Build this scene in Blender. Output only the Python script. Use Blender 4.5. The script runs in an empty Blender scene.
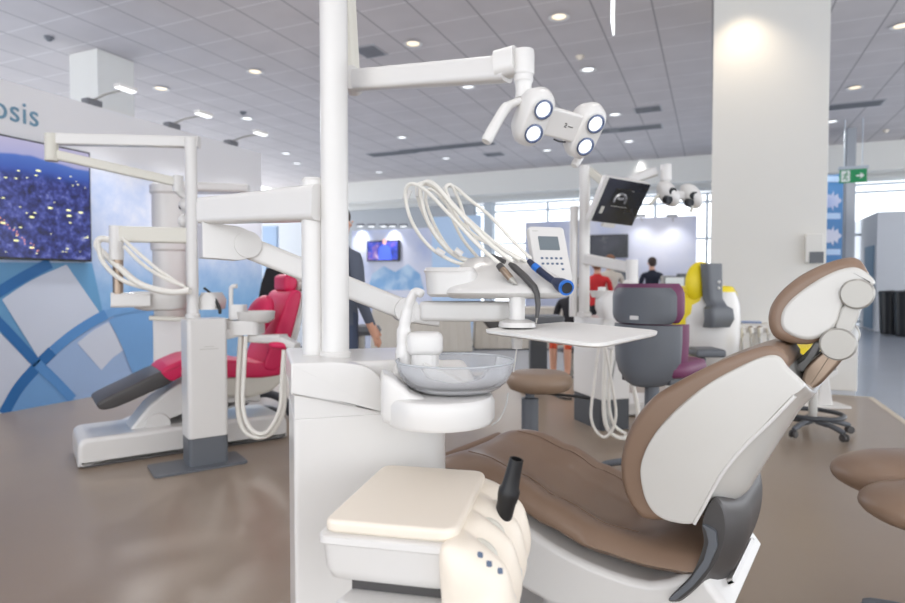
import bpy, bmesh, math, random
from mathutils import Vector as V, Matrix
random.seed(7)
PI = math.pi
SC = bpy.context.scene
COL = SC.collection
# ------------------------------------------------------------------ camera frame (metres, room axis = +Y)
CH, FPX = 1.15, 604.0
YAW = math.radians(23.3); PIT = math.atan(18.5 / FPX)
Z = V((0, 0, 1))
FH = V((-math.sin(YAW), math.cos(YAW), 0)); R = V((math.cos(YAW), math.sin(YAW), 0))
F = FH * math.cos(PIT) - Z * math.sin(PIT); U = Z * math.cos(PIT) + FH * math.sin(PIT)
CAM = V((0, 0, CH))
def ray(x, y): return F + R * ((x - 452.5) / FPX) + U * ((301.5 - y) / FPX)
def P(x, y, d): return CAM + ray(x, y) * d                      # point seen at a pixel, d metres deep
def G(x, y, z=0.0): r = ray(x, y); return CAM + r * ((z - CH) / r.z)   # on a level plane
def WY(x, y, Y): r = ray(x, y); return CAM + r * (Y / r.y)         # on a plane across the room
def WX(x, y, X): r = ray(x, y); return CAM + r * (X / r.x)         # on a plane along the room
def cd(u, d, z): return R * u + FH * d + Z * z
class Frame:                                                     # upright frame: a = along, l = across (away), z
    def __init__(s, o, a):
        s.o = V((o[0], o[1], 0)); s.a = V((a[0], a[1], 0)).normalized(); s.l = V((-s.a.y, s.a.x, 0))
        if s.l.dot(FH) < 0: s.l = -s.l
    def w(s, a, l, z): return s.o + s.a * a + s.l * l + Z * z
    def side(s, pts, l=0.0):
        out = []
        for x, y in pts:
            r = ray(x, y); t = ((s.o + s.l * l - CAM).dot(s.l)) / r.dot(s.l); q = CAM + r * t - s.o
            out.append((q.dot(s.a), q.z))
        return out
# ------------------------------------------------------------------ materials
def s2l(c): return tuple(((v / 255) / 12.92 if v / 255 <= .04045 else (((v / 255) + .055) / 1.055) ** 2.4) for v in c)
def nd(nt, t, **kw):
    n = nt.nodes.new(t)
    for k, v in kw.items():
        if k in n.inputs: n.inputs[k].default_value = v
        else: setattr(n, k, v)
    return n
def mat(name, rgb, rough=.4, metal=0.0, var=.04, scale=6.0, coat=0.0, bump=0.0, emit=0.0, spec=.5):
    m = bpy.data.materials.new(name); m.use_nodes = True
    nt = m.node_tree; b = nt.nodes['Principled BSDF']
    c = s2l(rgb)
    tc = nd(nt, 'ShaderNodeTexCoord'); nz = nd(nt, 'ShaderNodeTexNoise', Scale=scale, Detail=4.0)
    nt.links.new(tc.outputs['Object'], nz.inputs['Vector'])
    mx = nd(nt, 'ShaderNodeMix', data_type='RGBA')
    mx.inputs[6].default_value = (*[min(1, v * (1 - var)) for v in c], 1); mx.inputs[7].default_value = (*[min(1, v * (1 + var)) for v in c], 1)
    nt.links.new(nz.outputs['Fac'], mx.inputs[0]); nt.links.new(mx.outputs[2], b.inputs['Base Color'])
    b.inputs['Roughness'].default_value = rough; b.inputs['Metallic'].default_value = metal
    b.inputs['Coat Weight'].default_value = coat; b.inputs['Coat Roughness'].default_value = .08
    b.inputs['Specular IOR Level'].default_value = spec
    if bump:
        n2 = nd(nt, 'ShaderNodeTexNoise', Scale=220.0, Detail=2.0); bp = nd(nt, 'ShaderNodeBump', Strength=bump, Distance=.002)
        nt.links.new(tc.outputs['Object'], n2.inputs['Vector'])
        nt.links.new(n2.outputs['Fac'], bp.inputs['Height']); nt.links.new(bp.outputs['Normal'], b.inputs['Normal'])
    if emit:
        nt.links.new(mx.outputs[2], b.inputs['Emission Color']); b.inputs['Emission Strength'].default_value = emit
    return m
M = {}
def mk(k, *a, **kw): M[k] = mat(k, *a, **kw)
mk('white', (218, 216, 213), .28, coat=.3, var=.01)
mk('white_matt', (232, 231, 228), .5, var=.015)
mk('cream', (236, 226, 211), .38, var=.01)
mk('offwhite', (214, 211, 200), .4, var=.02)
mk('greylight', (196, 194, 188), .35, var=.02)
mk('shell', (206, 204, 199), .22, coat=.4, var=.01)
mk('brown', (137, 113, 95), .36, var=.05, scale=9, bump=.12)
mk('brown_stool', (142, 120, 101), .42, var=.05, bump=.1)
mk('charcoal', (72, 70, 70), .4, var=.05)
mk('slate', (98, 102, 108), .42, var=.04)
mk('slate_dark', (66, 69, 74), .45, var=.05)
mk('steel', (168, 165, 159), .3, metal=.35, var=.02)
mk('bronze', (150, 132, 116), .28, metal=.75, var=.04)
mk('black', (24, 24, 26), .4, var=.1)
mk('black_cloth', (28, 28, 33), .8, var=.15)
mk('navy', (26, 32, 50), .8, var=.15)
mk('suit_grey', (84, 90, 104), .85, var=.12)
mk('suit_trouser', (66, 76, 98), .85, var=.1)
mk('pink', (212, 34, 88), .42, var=.06, bump=.08)
mk('plum', (112, 56, 90), .5, var=.08)
mk('yellow', (238, 214, 30), .45, var=.03)
mk('skin', (214, 164, 140), .55, var=.06)
mk('hair', (52, 36, 28), .6, var=.2)
mk('hair_light', (120, 78, 52), .6, var=.2)
mk('red', (190, 30, 36), .7, var=.15)
mk('tray_white', (240, 239, 236), .5, var=.01)
mk('beige_cloth', (196, 190, 180), .85, var=.05)
mk('hose', (232, 229, 221), .4, var=.02)
mk('hose_grey', (184, 184, 182), .4, var=.02)
mk('blue_tip', (40, 110, 200), .3, var=.05)
mk('blue_dark', (34, 44, 72), .35, var=.05)
mk('button', (92, 108, 132), .4, var=.05)
mk('sign_blue', (112, 150, 174), .5, var=.03)
mk('poster_blue', (186, 212, 242), .5, var=.06, scale=1.0)
mk('poster_aqua', (70, 150, 180), .5, var=.2, scale=2.0)
mk('banner_blue', (84, 136, 190), .5, var=.2, scale=.8)
mk('sign_green', (30, 150, 90), .5, var=.02)
mk('sign_white', (240, 244, 240), .5, var=.01)
mk('lcd', (112, 122, 128), .3, var=.05)
mk('tv_black', (18, 18, 22), .25, var=.1)
mk('bin', (22, 24, 28), .35, var=.1)
mk('booth_grey', (204, 207, 212), .6, var=.02)
mk('door_blue', (122, 152, 176), .5, var=.03)
mk('frame_grey', (188, 196, 204), .5, var=.02)
mk('pillar', (168, 172, 178), .6, var=.02)
mk('vent', (176, 176, 180), .5, var=.05)
mk('vent_dark', (120, 122, 128), .6, var=.05)
mk('lamp_warm', (255, 228, 196), .5, emit=1.15, var=.1, scale=14)
mk('lamp_white', (250, 252, 255), .5, emit=1.5, var=.01)
mk('lens_glow', (232, 240, 250), .3, emit=.85, var=.22, scale=90)
mk('lens_rim', (86, 98, 128), .25, metal=.4, var=.05)
mk('lens_dark', (40, 42, 46), .15, var=.1)
mk('bowl_metal', (196, 196, 198), .3, metal=.4, var=.02)
mk('tablet', (128, 146, 182), .3, var=.05)
mk('plaster', (226, 225, 220), .6, var=.01)
mk('stripe', (198, 188, 172), .5, var=.03)
def ramp(nt, stops):
    r = nd(nt, 'ShaderNodeValToRGB'); e = r.color_ramp.elements
    while len(e) < len(stops): e.new(.5)
    for q, (p, c) in zip(e, stops): q.position = p; q.color = (*s2l(c), 1)
    return r
def m_floor(name, c1, c2, rough, amp=1.0):
    m = mat(name, c1, rough, var=0); nt = m.node_tree; b = nt.nodes['Principled BSDF']
    tc = nd(nt, 'ShaderNodeTexCoord'); n1 = nd(nt, 'ShaderNodeTexNoise', Scale=1.1, Detail=6.0, Roughness=.6)
    nt.links.new(tc.outputs['Object'], n1.inputs['Vector'])
    r = ramp(nt, [(.3, c1), (.7, c2)]); nt.links.new(n1.outputs['Fac'], r.inputs[0]); nt.links.new(r.outputs[0], b.inputs['Base Color'])
    n2 = nd(nt, 'ShaderNodeTexNoise', Scale=5.0, Detail=5.0); nt.links.new(tc.outputs['Object'], n2.inputs['Vector'])
    mr = nd(nt, 'ShaderNodeMapRange'); mr.inputs[3].default_value = rough - .06 * amp; mr.inputs[4].default_value = rough + .08 * amp
    nt.links.new(n2.outputs['Fac'], mr.inputs[0]); nt.links.new(mr.outputs[0], b.inputs['Roughness'])
    M[name] = m
m_floor('floor_brown', (144, 128, 113), (150, 134, 118), .29, .12)
m_floor('floor_hall', (150, 157, 169), (153, 160, 172), .22, .1)
def m_ceiling():
    m = mat('ceiling_tiles', (138, 132, 132), .8, var=.0); nt = m.node_tree; b = nt.nodes['Principled BSDF']
    tc = nd(nt, 'ShaderNodeTexCoord'); sp = nd(nt, 'ShaderNodeSeparateXYZ'); nt.links.new(tc.outputs['Object'], sp.inputs[0])
    def line(ax, off, w):
        a = nd(nt, 'ShaderNodeMath', operation='ADD'); a.inputs[1].default_value = off; nt.links.new(sp.outputs[ax], a.inputs[0])
        q = nd(nt, 'ShaderNodeMath', operation='FLOORED_MODULO'); q.inputs[1].default_value = .65; nt.links.new(a.outputs[0], q.inputs[0])
        l = nd(nt, 'ShaderNodeMath', operation='LESS_THAN'); l.inputs[1].default_value = w; nt.links.new(q.outputs[0], l.inputs[0]); return l
    la, lb = line(0, .05, .022), line(1, .2, .018)
    nz = nd(nt, 'ShaderNodeTexNoise', Scale=1.6, Detail=2.0); nt.links.new(tc.outputs['Object'], nz.inputs['Vector'])
    r = ramp(nt, [(.35, (200, 194, 194)), (.65, (206, 200, 200))]); nt.links.new(nz.outputs['Fac'], r.inputs[0])
    x1 = nd(nt, 'ShaderNodeMix', data_type='RGBA'); x1.inputs[7].default_value = (*s2l((226, 222, 222)), 1)
    nt.links.new(lb.outputs[0], x1.inputs[0]); nt.links.new(r.outputs[0], x1.inputs[6])
    x2 = nd(nt, 'ShaderNodeMix', data_type='RGBA'); x2.inputs[7].default_value = (*s2l((160, 155, 156)), 1)
    nt.links.new(la.outputs[0], x2.inputs[0]); nt.links.new(x1.outputs[2], x2.inputs[6]); nt.links.new(x2.outputs[2], b.inputs['Base Color'])
    M['ceiling'] = m
m_ceiling()
def m_booth():                                                   # printed booth wall: white top, pale blue clouded print, blue below
    m = mat('booth_print', (200, 205, 215), .45, var=0); nt = m.node_tree; b = nt.nodes['Principled BSDF']
    tc = nd(nt, 'ShaderNodeTexCoord'); sp = nd(nt, 'ShaderNodeSeparateXYZ'); nt.links.new(tc.outputs['Object'], sp.inputs[0])
    nz = nd(nt, 'ShaderNodeTexNoise', Scale=3.0, Detail=9.0, Roughness=.7); nt.links.new(tc.outputs['Object'], nz.inputs['Vector'])
    def mrange(src, a, bb):
        r = nd(nt, 'ShaderNodeMapRange', interpolation_type='SMOOTHSTEP'); r.inputs[1].default_value = a; r.inputs[2].default_value = bb; nt.links.new(src, r.inputs[0]); return r.outputs[0]
    top = mrange(sp.outputs[2], 2.1, 2.5)                        # plain above
    right = mrange(sp.outputs[1], 5.15, 5.75)
    low = mrange(sp.outputs[2], 1.7, .9)
    rz = ramp(nt, [(.3, (172, 190, 224)), (.5, (196, 206, 230)), (.7, (222, 224, 234))]); nt.links.new(nz.outputs['Fac'], rz.inputs[0])
    rb = ramp(nt, [(.3, (112, 162, 212)), (.7, (142, 184, 224))]); nt.links.new(nz.outputs['Fac'], rb.inputs[0])
    def mix(fac, a, bcol):
        x = nd(nt, 'ShaderNodeMix', data_type='RGBA'); nt.links.new(fac, x.inputs[0])
        for i, s in ((6, a), (7, bcol)):
            if isinstance(s, tuple): x.inputs[i].default_value = (*s2l(s), 1)
            else: nt.links.new(s, x.inputs[i])
        return x.outputs[2]
    c = mix(low, rz.outputs[0], rb.outputs[0])
    up = nd(nt, 'ShaderNodeMath', operation='MULTIPLY'); nt.links.new(right, up.inputs[0]); nt.links.new(mrange(sp.outputs[2], 1.4, 2.0), up.inputs[1])
    c = mix(up.outputs[0], c, (228, 228, 236)); c = mix(top, c, (232, 232, 235))
    nt.links.new(c, b.inputs['Base Color']); M['booth_print'] = m
m_booth()
def m_screen_city():
    m = mat('screen_city', (10, 10, 20), .25, var=0); nt = m.node_tree; b = nt.nodes['Principled BSDF']
    tc = nd(nt, 'ShaderNodeTexCoord'); sp = nd(nt, 'ShaderNodeSeparateXYZ'); nt.links.new(tc.outputs['Object'], sp.inputs[0])
    nz = nd(nt, 'ShaderNodeTexNoise', Scale=1.3, Detail=3.0); nt.links.new(tc.outputs['Object'], nz.inputs['Vector'])
    hz = nd(nt, 'ShaderNodeMath', operation='MULTIPLY_ADD'); hz.inputs[1].default_value = .16; nt.links.new(nz.outputs['Fac'], hz.inputs[0]); nt.links.new(sp.outputs[2], hz.inputs[2])
    r = ramp(nt, [(0, (26, 34, 96)), (.70, (40, 66, 150)), (.76, (54, 90, 190)), (.86, (84, 124, 214)), (.875, (190, 190, 236)), (1, (212, 206, 238))])
    mr = nd(nt, 'ShaderNodeMapRange'); mr.inputs[1].default_value = 1.3; mr.inputs[2].default_value = 2.5; nt.links.new(hz.outputs[0], mr.inputs[0]); nt.links.new(mr.outputs[0], r.inputs[0])
    vo = nd(nt, 'ShaderNodeTexNoise', Scale=11.0, Detail=9.0, Roughness=.78); nt.links.new(tc.outputs['Object'], vo.inputs['Vector'])
    rr = ramp(nt, [(.36, (12, 14, 48)), (.48, (36, 46, 126)), (.58, (84, 96, 190)), (.7, (190, 196, 236))]); nt.links.new(vo.outputs['Fac'], rr.inputs[0])
    lt = nd(nt, 'ShaderNodeMapRange'); lt.inputs[1].default_value = 2.24; lt.inputs[2].default_value = 2.14; nt.links.new(hz.outputs[0], lt.inputs[0])
    x = nd(nt, 'ShaderNodeMix', data_type='RGBA'); nt.links.new(lt.outputs[0], x.inputs[0]); nt.links.new(r.outputs[0], x.inputs[6]); nt.links.new(rr.outputs[0], x.inputs[7])
    vv = nd(nt, 'ShaderNodeTexVoronoi', Scale=9.0); mp_ = nd(nt, 'ShaderNodeMapping'); mp_.inputs['Scale'].default_value = (1, 1, 2.2); nt.links.new(tc.outputs['Object'], mp_.inputs[0]); nt.links.new(mp_.outputs[0], vv.inputs['Vector'])
    ls = nd(nt, 'ShaderNodeMath', operation='LESS_THAN'); ls.inputs[1].default_value = .3; nt.links.new(vv.outputs['Distance'], ls.inputs[0]); l3 = nd(nt, 'ShaderNodeMath', operation='MULTIPLY'); nt.links.new(ls.outputs[0], l3.inputs[0]); nt.links.new(lt.outputs[0], l3.inputs[1])
    sc = nd(nt, 'ShaderNodeSeparateColor'); nt.links.new(vv.outputs['Color'], sc.inputs[0]); g5 = nd(nt, 'ShaderNodeMath', operation='GREATER_THAN'); g5.inputs[1].default_value = .72; nt.links.new(sc.outputs[0], g5.inputs[0]); l4 = nd(nt, 'ShaderNodeMath', operation='MULTIPLY'); nt.links.new(l3.outputs[0], l4.inputs[0]); nt.links.new(g5.outputs[0], l4.inputs[1])
    x5 = nd(nt, 'ShaderNodeMix', data_type='RGBA'); x5.inputs[7].default_value = (*s2l((238, 236, 150)), 1); nt.links.new(l4.outputs[0], x5.inputs[0]); nt.links.new(x.outputs[2], x5.inputs[6]); x = x5
    nt.links.new(x.outputs[2], b.inputs['Emission Color']); b.inputs['Emission Strength'].default_value = .7; M['screen_city'] = m
m_screen_city()
def m_blot(name, cols, scale, emit=0.0, rough=.4, detail=5.0):     # clouded print or picture
    m = mat(name, cols[0][1], rough, var=0); nt = m.node_tree; b = nt.nodes['Principled BSDF']
    tc = nd(nt, 'ShaderNodeTexCoord'); nz = nd(nt, 'ShaderNodeTexNoise', Scale=scale, Detail=detail); nt.links.new(tc.outputs['Object'], nz.inputs['Vector'])
    r = ramp(nt, cols); nt.links.new(nz.outputs['Fac'], r.inputs[0]); nt.links.new(r.outputs[0], b.inputs['Base Color'])
    if emit: nt.links.new(r.outputs[0], b.inputs['Emission Color']); b.inputs['Emission Strength'].default_value = emit
    M[name] = m
m_blot('print_lilac', [(.3, (168, 182, 220)), (.5, (206, 210, 228)), (.7, (222, 222, 232))], .9)
m_blot('screen_show', [(.3, (16, 20, 60)), (.5, (36, 60, 170)), (.62, (110, 80, 150)), (.7, (200, 180, 200))], 5.0, emit=.7)
m_blot('screen_dim', [(.35, (20, 22, 30)), (.6, (58, 60, 72)), (.75, (150, 146, 140))], 1.4, rough=.25)
m_blot('sofa_print', [(.4, (126, 170, 214)), (.6, (178, 204, 228))], 3.0)
m_blot('floral', [(.38, (60, 26, 26)), (.46, (204, 70, 44)), (.58, (222, 100, 60)), (.66, (232, 200, 180))], 11.0, rough=.8)
m_blot('xray', [(.3, (20, 20, 24)), (.55, (120, 120, 124)), (.75, (225, 225, 225))], 26.0, emit=.5)
def m_clear(name, col, alpha, rough):
    m = bpy.data.materials.new(name); m.use_nodes = True; nt = m.node_tree; b = nt.nodes['Principled BSDF']
    b.inputs['Base Color'].default_value = (*s2l(col), 1); b.inputs['Roughness'].default_value = rough; b.inputs['Metallic'].default_value = .0
    t = nd(nt, 'ShaderNodeBsdfTransparent'); t.inputs[0].default_value = (.98, .985, .99, 1); x = nd(nt, 'ShaderNodeMixShader')
    fr = nd(nt, 'ShaderNodeFresnel', IOR=1.4); mr = nd(nt, 'ShaderNodeMapRange'); mr.inputs[3].default_value = alpha; mr.inputs[4].default_value = 1.0
    nt.links.new(fr.outputs[0], mr.inputs[0]); nt.links.new(mr.outputs[0], x.inputs[0])
    nt.links.new(t.outputs[0], x.inputs[1]); nt.links.new(b.outputs[0], x.inputs[2]); nt.links.new(x.outputs[0], nt.nodes['Material Output'].inputs[0]); M[name] = m
m_clear('bowl_glass', (226, 227, 230), .15, .1)
m_clear('window_glass', (220, 232, 240), .04, .05)
m_clear('acrylic', (224, 228, 232), .45, .2)
# ------------------------------------------------------------------ mesh builder
def cspl(pts, n=6, closed=False):
    pts = [V(p) for p in pts]; N = len(pts); out = []
    g = (lambda i: pts[i % N]) if closed else (lambda i: pts[max(0, min(N - 1, i))])
    for i in range(N if closed else N - 1):
        a, b, c, d = g(i - 1), g(i), g(i + 1), g(i + 2)
        for k in range(n):
            t = k / n
            out.append(.5 * ((2 * b) + (c - a) * t + (2 * a - 5 * b + 4 * c - d) * t * t + (3 * b - a - 3 * c + d) * t ** 3))
    if not closed: out.append(pts[-1])
    return out
def rpoly(pts, rad, n=5):                                        # fillet a closed 2D polygon
    N = len(pts); out = []
    rad = rad if isinstance(rad, (list, tuple)) else [rad] * N
    for i in range(N):
        p, a, b = V(pts[i]), V(pts[i - 1]), V(pts[(i + 1) % N]); r = rad[i]
        da, db = (a - p), (b - p); r = min(r, da.length * .49, db.length * .49)
        if r <= 1e-6: out.append(p); continue
        pa, pb = p + da.normalized() * r, p + db.normalized() * r
        for k in range(n + 1):
            t = k / n; out.append(pa * (1 - t) ** 2 + p * 2 * t * (1 - t) + pb * t * t)
    return out
def rrect(w, h, r, n=5): return rpoly([(-w / 2, -h / 2), (w / 2, -h / 2), (w / 2, h / 2), (-w / 2, h / 2)], r, n)
class MB:
    def __init__(s): s.bm = bmesh.new(); s.mi = 0
    def v(s, p): return s.bm.verts.new(p)
    def f(s, vs):
        try: q = s.bm.faces.new(vs); q.material_index = s.mi; return q
        except ValueError: return None
    def loft(s, rings, caps=(True, True), closed=True):
        rr = [[s.v(p) for p in r] for r in rings]
        for a, b in zip(rr, rr[1:]):
            n = len(a)
            for i in range(n if closed else n - 1): s.f([a[i], a[(i + 1) % n], b[(i + 1) % n], b[i]])
        if caps[0]: s.f(list(reversed(rr[0])))
        if caps[1]: s.f(rr[-1])
        return s
    def prism(s, poly, o, ax, ay, an, d, grow=None):
        base = [o + ax * p[0] + ay * p[1] for p in poly]
        return s.loft([base, [p + an * d for p in base]])
    def puff(s, poly, o, ax, ay, an, d, e, k=4):                  # prism with rounded (inset) rims of radius e
        c = V((sum(p[0] for p in poly) / len(poly), sum(p[1] for p in poly) / len(poly)))
        n = len(poly); nrm = []
        area = sum(poly[i][0] * poly[(i + 1) % n][1] - poly[(i + 1) % n][0] * poly[i][1] for i in range(n)); sg = 1 if area > 0 else -1
        for i in range(n):
            a, b = V(poly[i - 1][:2]), V(poly[(i + 1) % n][:2]); t = (b - a).normalized(); nrm.append(V((-t.y, t.x)) * sg)
        rings = []
        st = [(e * (1 - math.sin(q * PI / 2 / k)), e * (1 - math.cos(q * PI / 2 / k))) for q in range(k + 1)]
        seq = [(ins, dep) for dep, ins in [(e * (1 - math.cos(q * PI / 2 / k)), e * (1 - math.sin(q * PI / 2 / k))) for q in range(k + 1)]]
        seq = seq + [(i, d - dd) for i, dd in reversed(seq)]
        for ins, dep in seq: rings.append([o + ax * (p[0] + m[0] * ins) + ay * (p[1] + m[1] * ins) + an * dep for p, m in zip(poly, nrm)])
        return s.loft(rings)
    def box(s, o, ax, ay, az, r=0.0):                            # corner + three edge vectors
        return s.loft([[o, o + ax, o + ax + ay, o + ay], [o + az, o + ax + az, o + ax + ay + az, o + ay + az]])
    def cbox(s, c, sx, sy, sz, ax=V((1, 0, 0)), ay=V((0, 1, 0)), az=Z):
        return s.box(c - ax * sx / 2 - ay * sy / 2 - az * sz / 2, ax * sx, ay * sy, az * sz)
    def tube(s, pts, r, n=10, up=Z):
        pts = [V(p) for p in pts]; N = len(pts); rr = r if isinstance(r, (list, tuple)) else [r] * N
        if len(rr) != N: rr = [rr[0] + (rr[-1] - rr[0]) * i / (N - 1) for i in range(N)]
        rings = []; prev = None
        for i in range(N):
            t = (pts[min(N - 1, i + 1)] - pts[max(0, i - 1)]).normalized()
            if prev is None:
                q = up if abs(t.dot(up)) < .95 else V((1, 0, 0)); a = t.cross(q).normalized()
            else: a = (prev - t * prev.dot(t)).normalized()
            prev = a; b = t.cross(a)
            rings.append([pts[i] + (a * math.cos(2 * PI * k / n) + b * math.sin(2 * PI * k / n)) * rr[i] for k in range(n)])
        return s.loft(rings)
    def cyl(s, p, q, r, r2=None, n=24): return s.tube([p, q], [r, r if r2 is None else r2], n)
    def lathe(s, prof, o, ax=Z, n=36, caps=(True, True)):
        ax = ax.normalized(); a = ax.orthogonal().normalized(); b = ax.cross(a)
        return s.loft([[o + ax * z + (a * math.cos(2 * PI * k / n) + b * math.sin(2 * PI * k / n)) * r for k in range(n)] for r, z in prof], caps)
    def ell(s, c, ra, rb, rc, a=V((1, 0, 0)), b=V((0, 1, 0)), cc=Z, n=20, m=12):
        rings = []
        for i in range(m + 1):
            t = -PI / 2 + PI * i / m; q = max(.02, math.cos(t))
            rings.append([c + cc * rc * math.sin(t) + a * ra * q * math.cos(2 * PI * k / n) + b * rb * q * math.sin(2 * PI * k / n) for k in range(n)])
        return s.loft(rings)
    def beam(s, p, q, h0, w0, h1=None, w1=None, rad=.3, up=Z):      # rounded bar, tapered
        h1 = h0 if h1 is None else h1; w1 = w0 if w1 is None else w1
        t = (q - p).normalized(); a = t.cross(up).normalized(); b = a.cross(t)
        def ring(c, h, w): return [c + a * x + b * y for x, y in rrect(w, h, min(h, w) * rad, 4)]
        return s.loft([ring(p, h0, w0), ring(q, h1, w1)])
    def build(s, name, m, parent=None, bevel=0.0, sub=0, ang=38, seg=3, bang=40):
        bmesh.ops.remove_doubles(s.bm, verts=s.bm.verts, dist=1e-6)
        bmesh.ops.recalc_face_normals(s.bm, faces=s.bm.faces)
        me = bpy.data.meshes.new(name); s.bm.to_mesh(me); s.bm.free()
        for x in (m if isinstance(m, (list, tuple)) else [m]): me.materials.append(M[x])
        for p in me.polygons: p.use_smooth = True
        o = bpy.data.objects.new(name, me); COL.objects.link(o)
        if not bevel and not sub: me.set_sharp_from_angle(angle=math.radians(ang))
        if bevel:
            b = o.modifiers.new('bevel', 'BEVEL'); b.width = bevel; b.segments = seg; b.limit_method = 'ANGLE'; b.angle_limit = math.radians(bang); b.harden_normals = False
        if sub: u = o.modifiers.new('sub', 'SUBSURF'); u.levels = sub; u.render_levels = sub
        if not sub and ang < 60: w = o.modifiers.new('normals', 'WEIGHTED_NORMAL'); w.weight = 90; w.keep_sharp = True
        if parent is not None:
            o.parent = parent
            if parent.type == 'EMPTY': o.matrix_parent_inverse = Matrix.Translation(-parent.location)
        return o
def thing(name, label, cat, loc, group=None):
    o = bpy.data.objects.new(name, None); COL.objects.link(o); o.location = loc; o.empty_display_size = .1
    o['label'] = label; o['category'] = cat
    if group: o['group'] = group
    return o
def tag(o, label, cat, group=None, kind=None):
    o['label'] = label; o['category'] = cat
    if group: o['group'] = group
    if kind: o['kind'] = kind
    return o
def struct(o, label=None, cat=None):
    o['kind'] = 'structure'
    if label: o['label'] = label
    if cat: o['category'] = cat
    return o
def dup(root, delta, label=None):
    r = root.copy(); COL.objects.link(r); r.location = root.location + delta
    if label: r['label'] = label
    for ch in root.children:
        c = ch.copy(); COL.objects.link(c); c.parent = r
        for g in ch.children:
            k = g.copy(); COL.objects.link(k); k.parent = c
    return r
X1, Y1 = V((1, 0, 0)), V((0, 1, 0))
DOWN, WORLD, EXPO, FILL = 95.0, 2.8, 0.08, 32.0
# ================================================================== the hall
CEIL = 4.40
b = MB(); b.box(V((-14, -5, -.1)), X1 * 24, Y1 * 25, Z * .1)
struct(b.build('floor', 'floor_hall'), 'blue grey polished hall floor running to the windows', 'floor')
b = MB(); b.box(V((-5.69, -4.8, .0005)), X1 * 7.12, Y1 * 11.9, Z * .012)
struct(b.build('floor', 'floor_brown'), 'brown vinyl floor laid under the dental stands', 'floor')
b = MB(); b.box(V((1.43, -4.8, .0005)), X1 * .05, Y1 * 11.95, Z * .014); b.box(V((-5.69, 7.1, .0005)), X1 * 7.12, Y1 * .05, Z * .014)
struct(b.build('trim_1', 'stripe'), 'pale edging strip around the brown floor', 'trim')
b = MB(); b.box(V((-14, -5, CEIL)), X1 * 24, Y1 * 25, Z * .1)
struct(b.build('ceiling', 'ceiling'), 'grey suspended tile ceiling', 'ceiling')
# soffit across the back
b = MB(); b.box(V((-14, 16.7, 3.74)), X1 * 24, Y1 * .5, Z * (CEIL - 3.74)); b.box(V((-14, 17.2, 3.74)), X1 * 24, Y1 * 1.4, Z * .05)
struct(b.build('trim_2', 'plaster', bevel=.01), 'pale dropped soffit above the far windows', 'soffit')
YB = 18.6
xw = [WY(262, 280, YB).x, WY(306, 280, YB).x, WY(474, 280, YB).x, WY(710, 280, YB).x, WY(853, 280, YB).x, 10.0]
b = MB()
b.box(V((-14, YB, 0)), X1 * (xw[0] + 14), Y1 * .2, Z * CEIL)
b.box(V((xw[1], YB, 0)), X1 * (xw[2] - xw[1]), Y1 * .2, Z * CEIL)
b.box(V((xw[3], YB, 0)), X1 * (xw[4] - xw[3]), Y1 * .2, Z * CEIL)
struct(b.build('wall_back', 'pillar'), 'pale grey far wall between the window bays', 'wall')
WLAB = {1: 'wide bright window bay behind the hoses and the monitor', 2: 'bright window bay behind the plain grey cabin', 3: 'narrow bright window seen above the folding white arm'}
def window(n, x0, x1, verts, hors, pill=()):
    w = MB()
    for x in verts: w.cbox(V((x, YB + .1, 1.95)), .07, .09, 3.5)
    for z in hors: w.cbox(V(((x0 + x1) / 2, YB + .1, z)), x1 - x0, .08, .06)
    for x in pill: w.cbox(V((x, YB - .05, 1.95)), .3, .3, 3.9)
    o = struct(w.build(f'window_{n}', 'frame_grey', bevel=.008), WLAB[n], 'window')
    g = MB(); g.box(V((x0, YB + .1, .1)), X1 * (x1 - x0), Y1 * .008, Z * 3.8); g.build('pane', 'window_glass', o)
zt = WY(530, 210, YB).z; zt2 = WY(640, 240, YB).z
window(1, xw[2], xw[3], [xw[2], WY(547, 210, YB).x, WY(603, 210, YB).x, WY(655, 210, YB).x, xw[3] - .1], [.15, zt2, zt, 3.7], [WY(490, 250, YB).x])
window(2, xw[4], xw[5], [xw[4], xw[4] + 1.9, xw[5]], [.15, WY(880, 234, YB).z, WY(880, 191, YB).z, 3.7])
window(3, xw[0], xw[1], [xw[0], WY(289, 250, YB).x, xw[1]], [.15, WY(295, 222, YB).z, WY(295, 252, YB).z, 3.7])
# big white column and the square column behind the booth wall
cx0, cx1 = WY(710, 300, 7.5).x, WY(827, 220, 7.5).x
b = MB(); b.box(V((cx0, 7.5, 0)), X1 * (cx1 - cx0), Y1 * .9, Z * CEIL)
struct(b.build('column', 'plaster', bevel=.008), 'wide white square column reaching the ceiling', 'column')
b = MB(); q0 = G(97, 48, CEIL); b.box(V((q0.x - .58, q0.y, 0)), X1 * .58, Y1 * .58, Z * CEIL)
struct(b.build('column', 'plaster', bevel=.008), 'white square column behind the printed booth wall', 'column')
# ------------------------------------------------------------------ printed booth wall on the left
XL = -5.69; YE = WX(262, 250, XL).y; ZT = 2.92
wl = MB(); wl.box(V((XL - .12, -4.8, .012)), X1 * .12, Y1 * (YE + 4.8), Z * (ZT - .012))
wallL = wl.build('wall_left', 'booth_print'); struct(wallL, 'booth wall printed with pale and blue shapes', 'wall')
def gfx(lst):
    g = MB(); cols = []
    for n, (col, polys) in enumerate(lst):
        cols.append(col); g.mi = n
        for poly in polys:
            ps = [WX(x, y, XL) for x, y in poly]; off = X1 * (.002 + .0012 * n)
            vs = [g.v(p + off) for p in ps]; g.f(vs)
    o = g.build('graphic', cols, wallL); return o
for k, c in dict(g_mid=(84, 140, 200), g_pale=(198, 206, 222), g_lav=(150, 176, 214), g_dark=(36, 104, 168), g_soft=(110, 158, 210), g_teal=(96, 152, 196)).items(): mk(k, c, .45, var=.05, scale=1.5)
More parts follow.
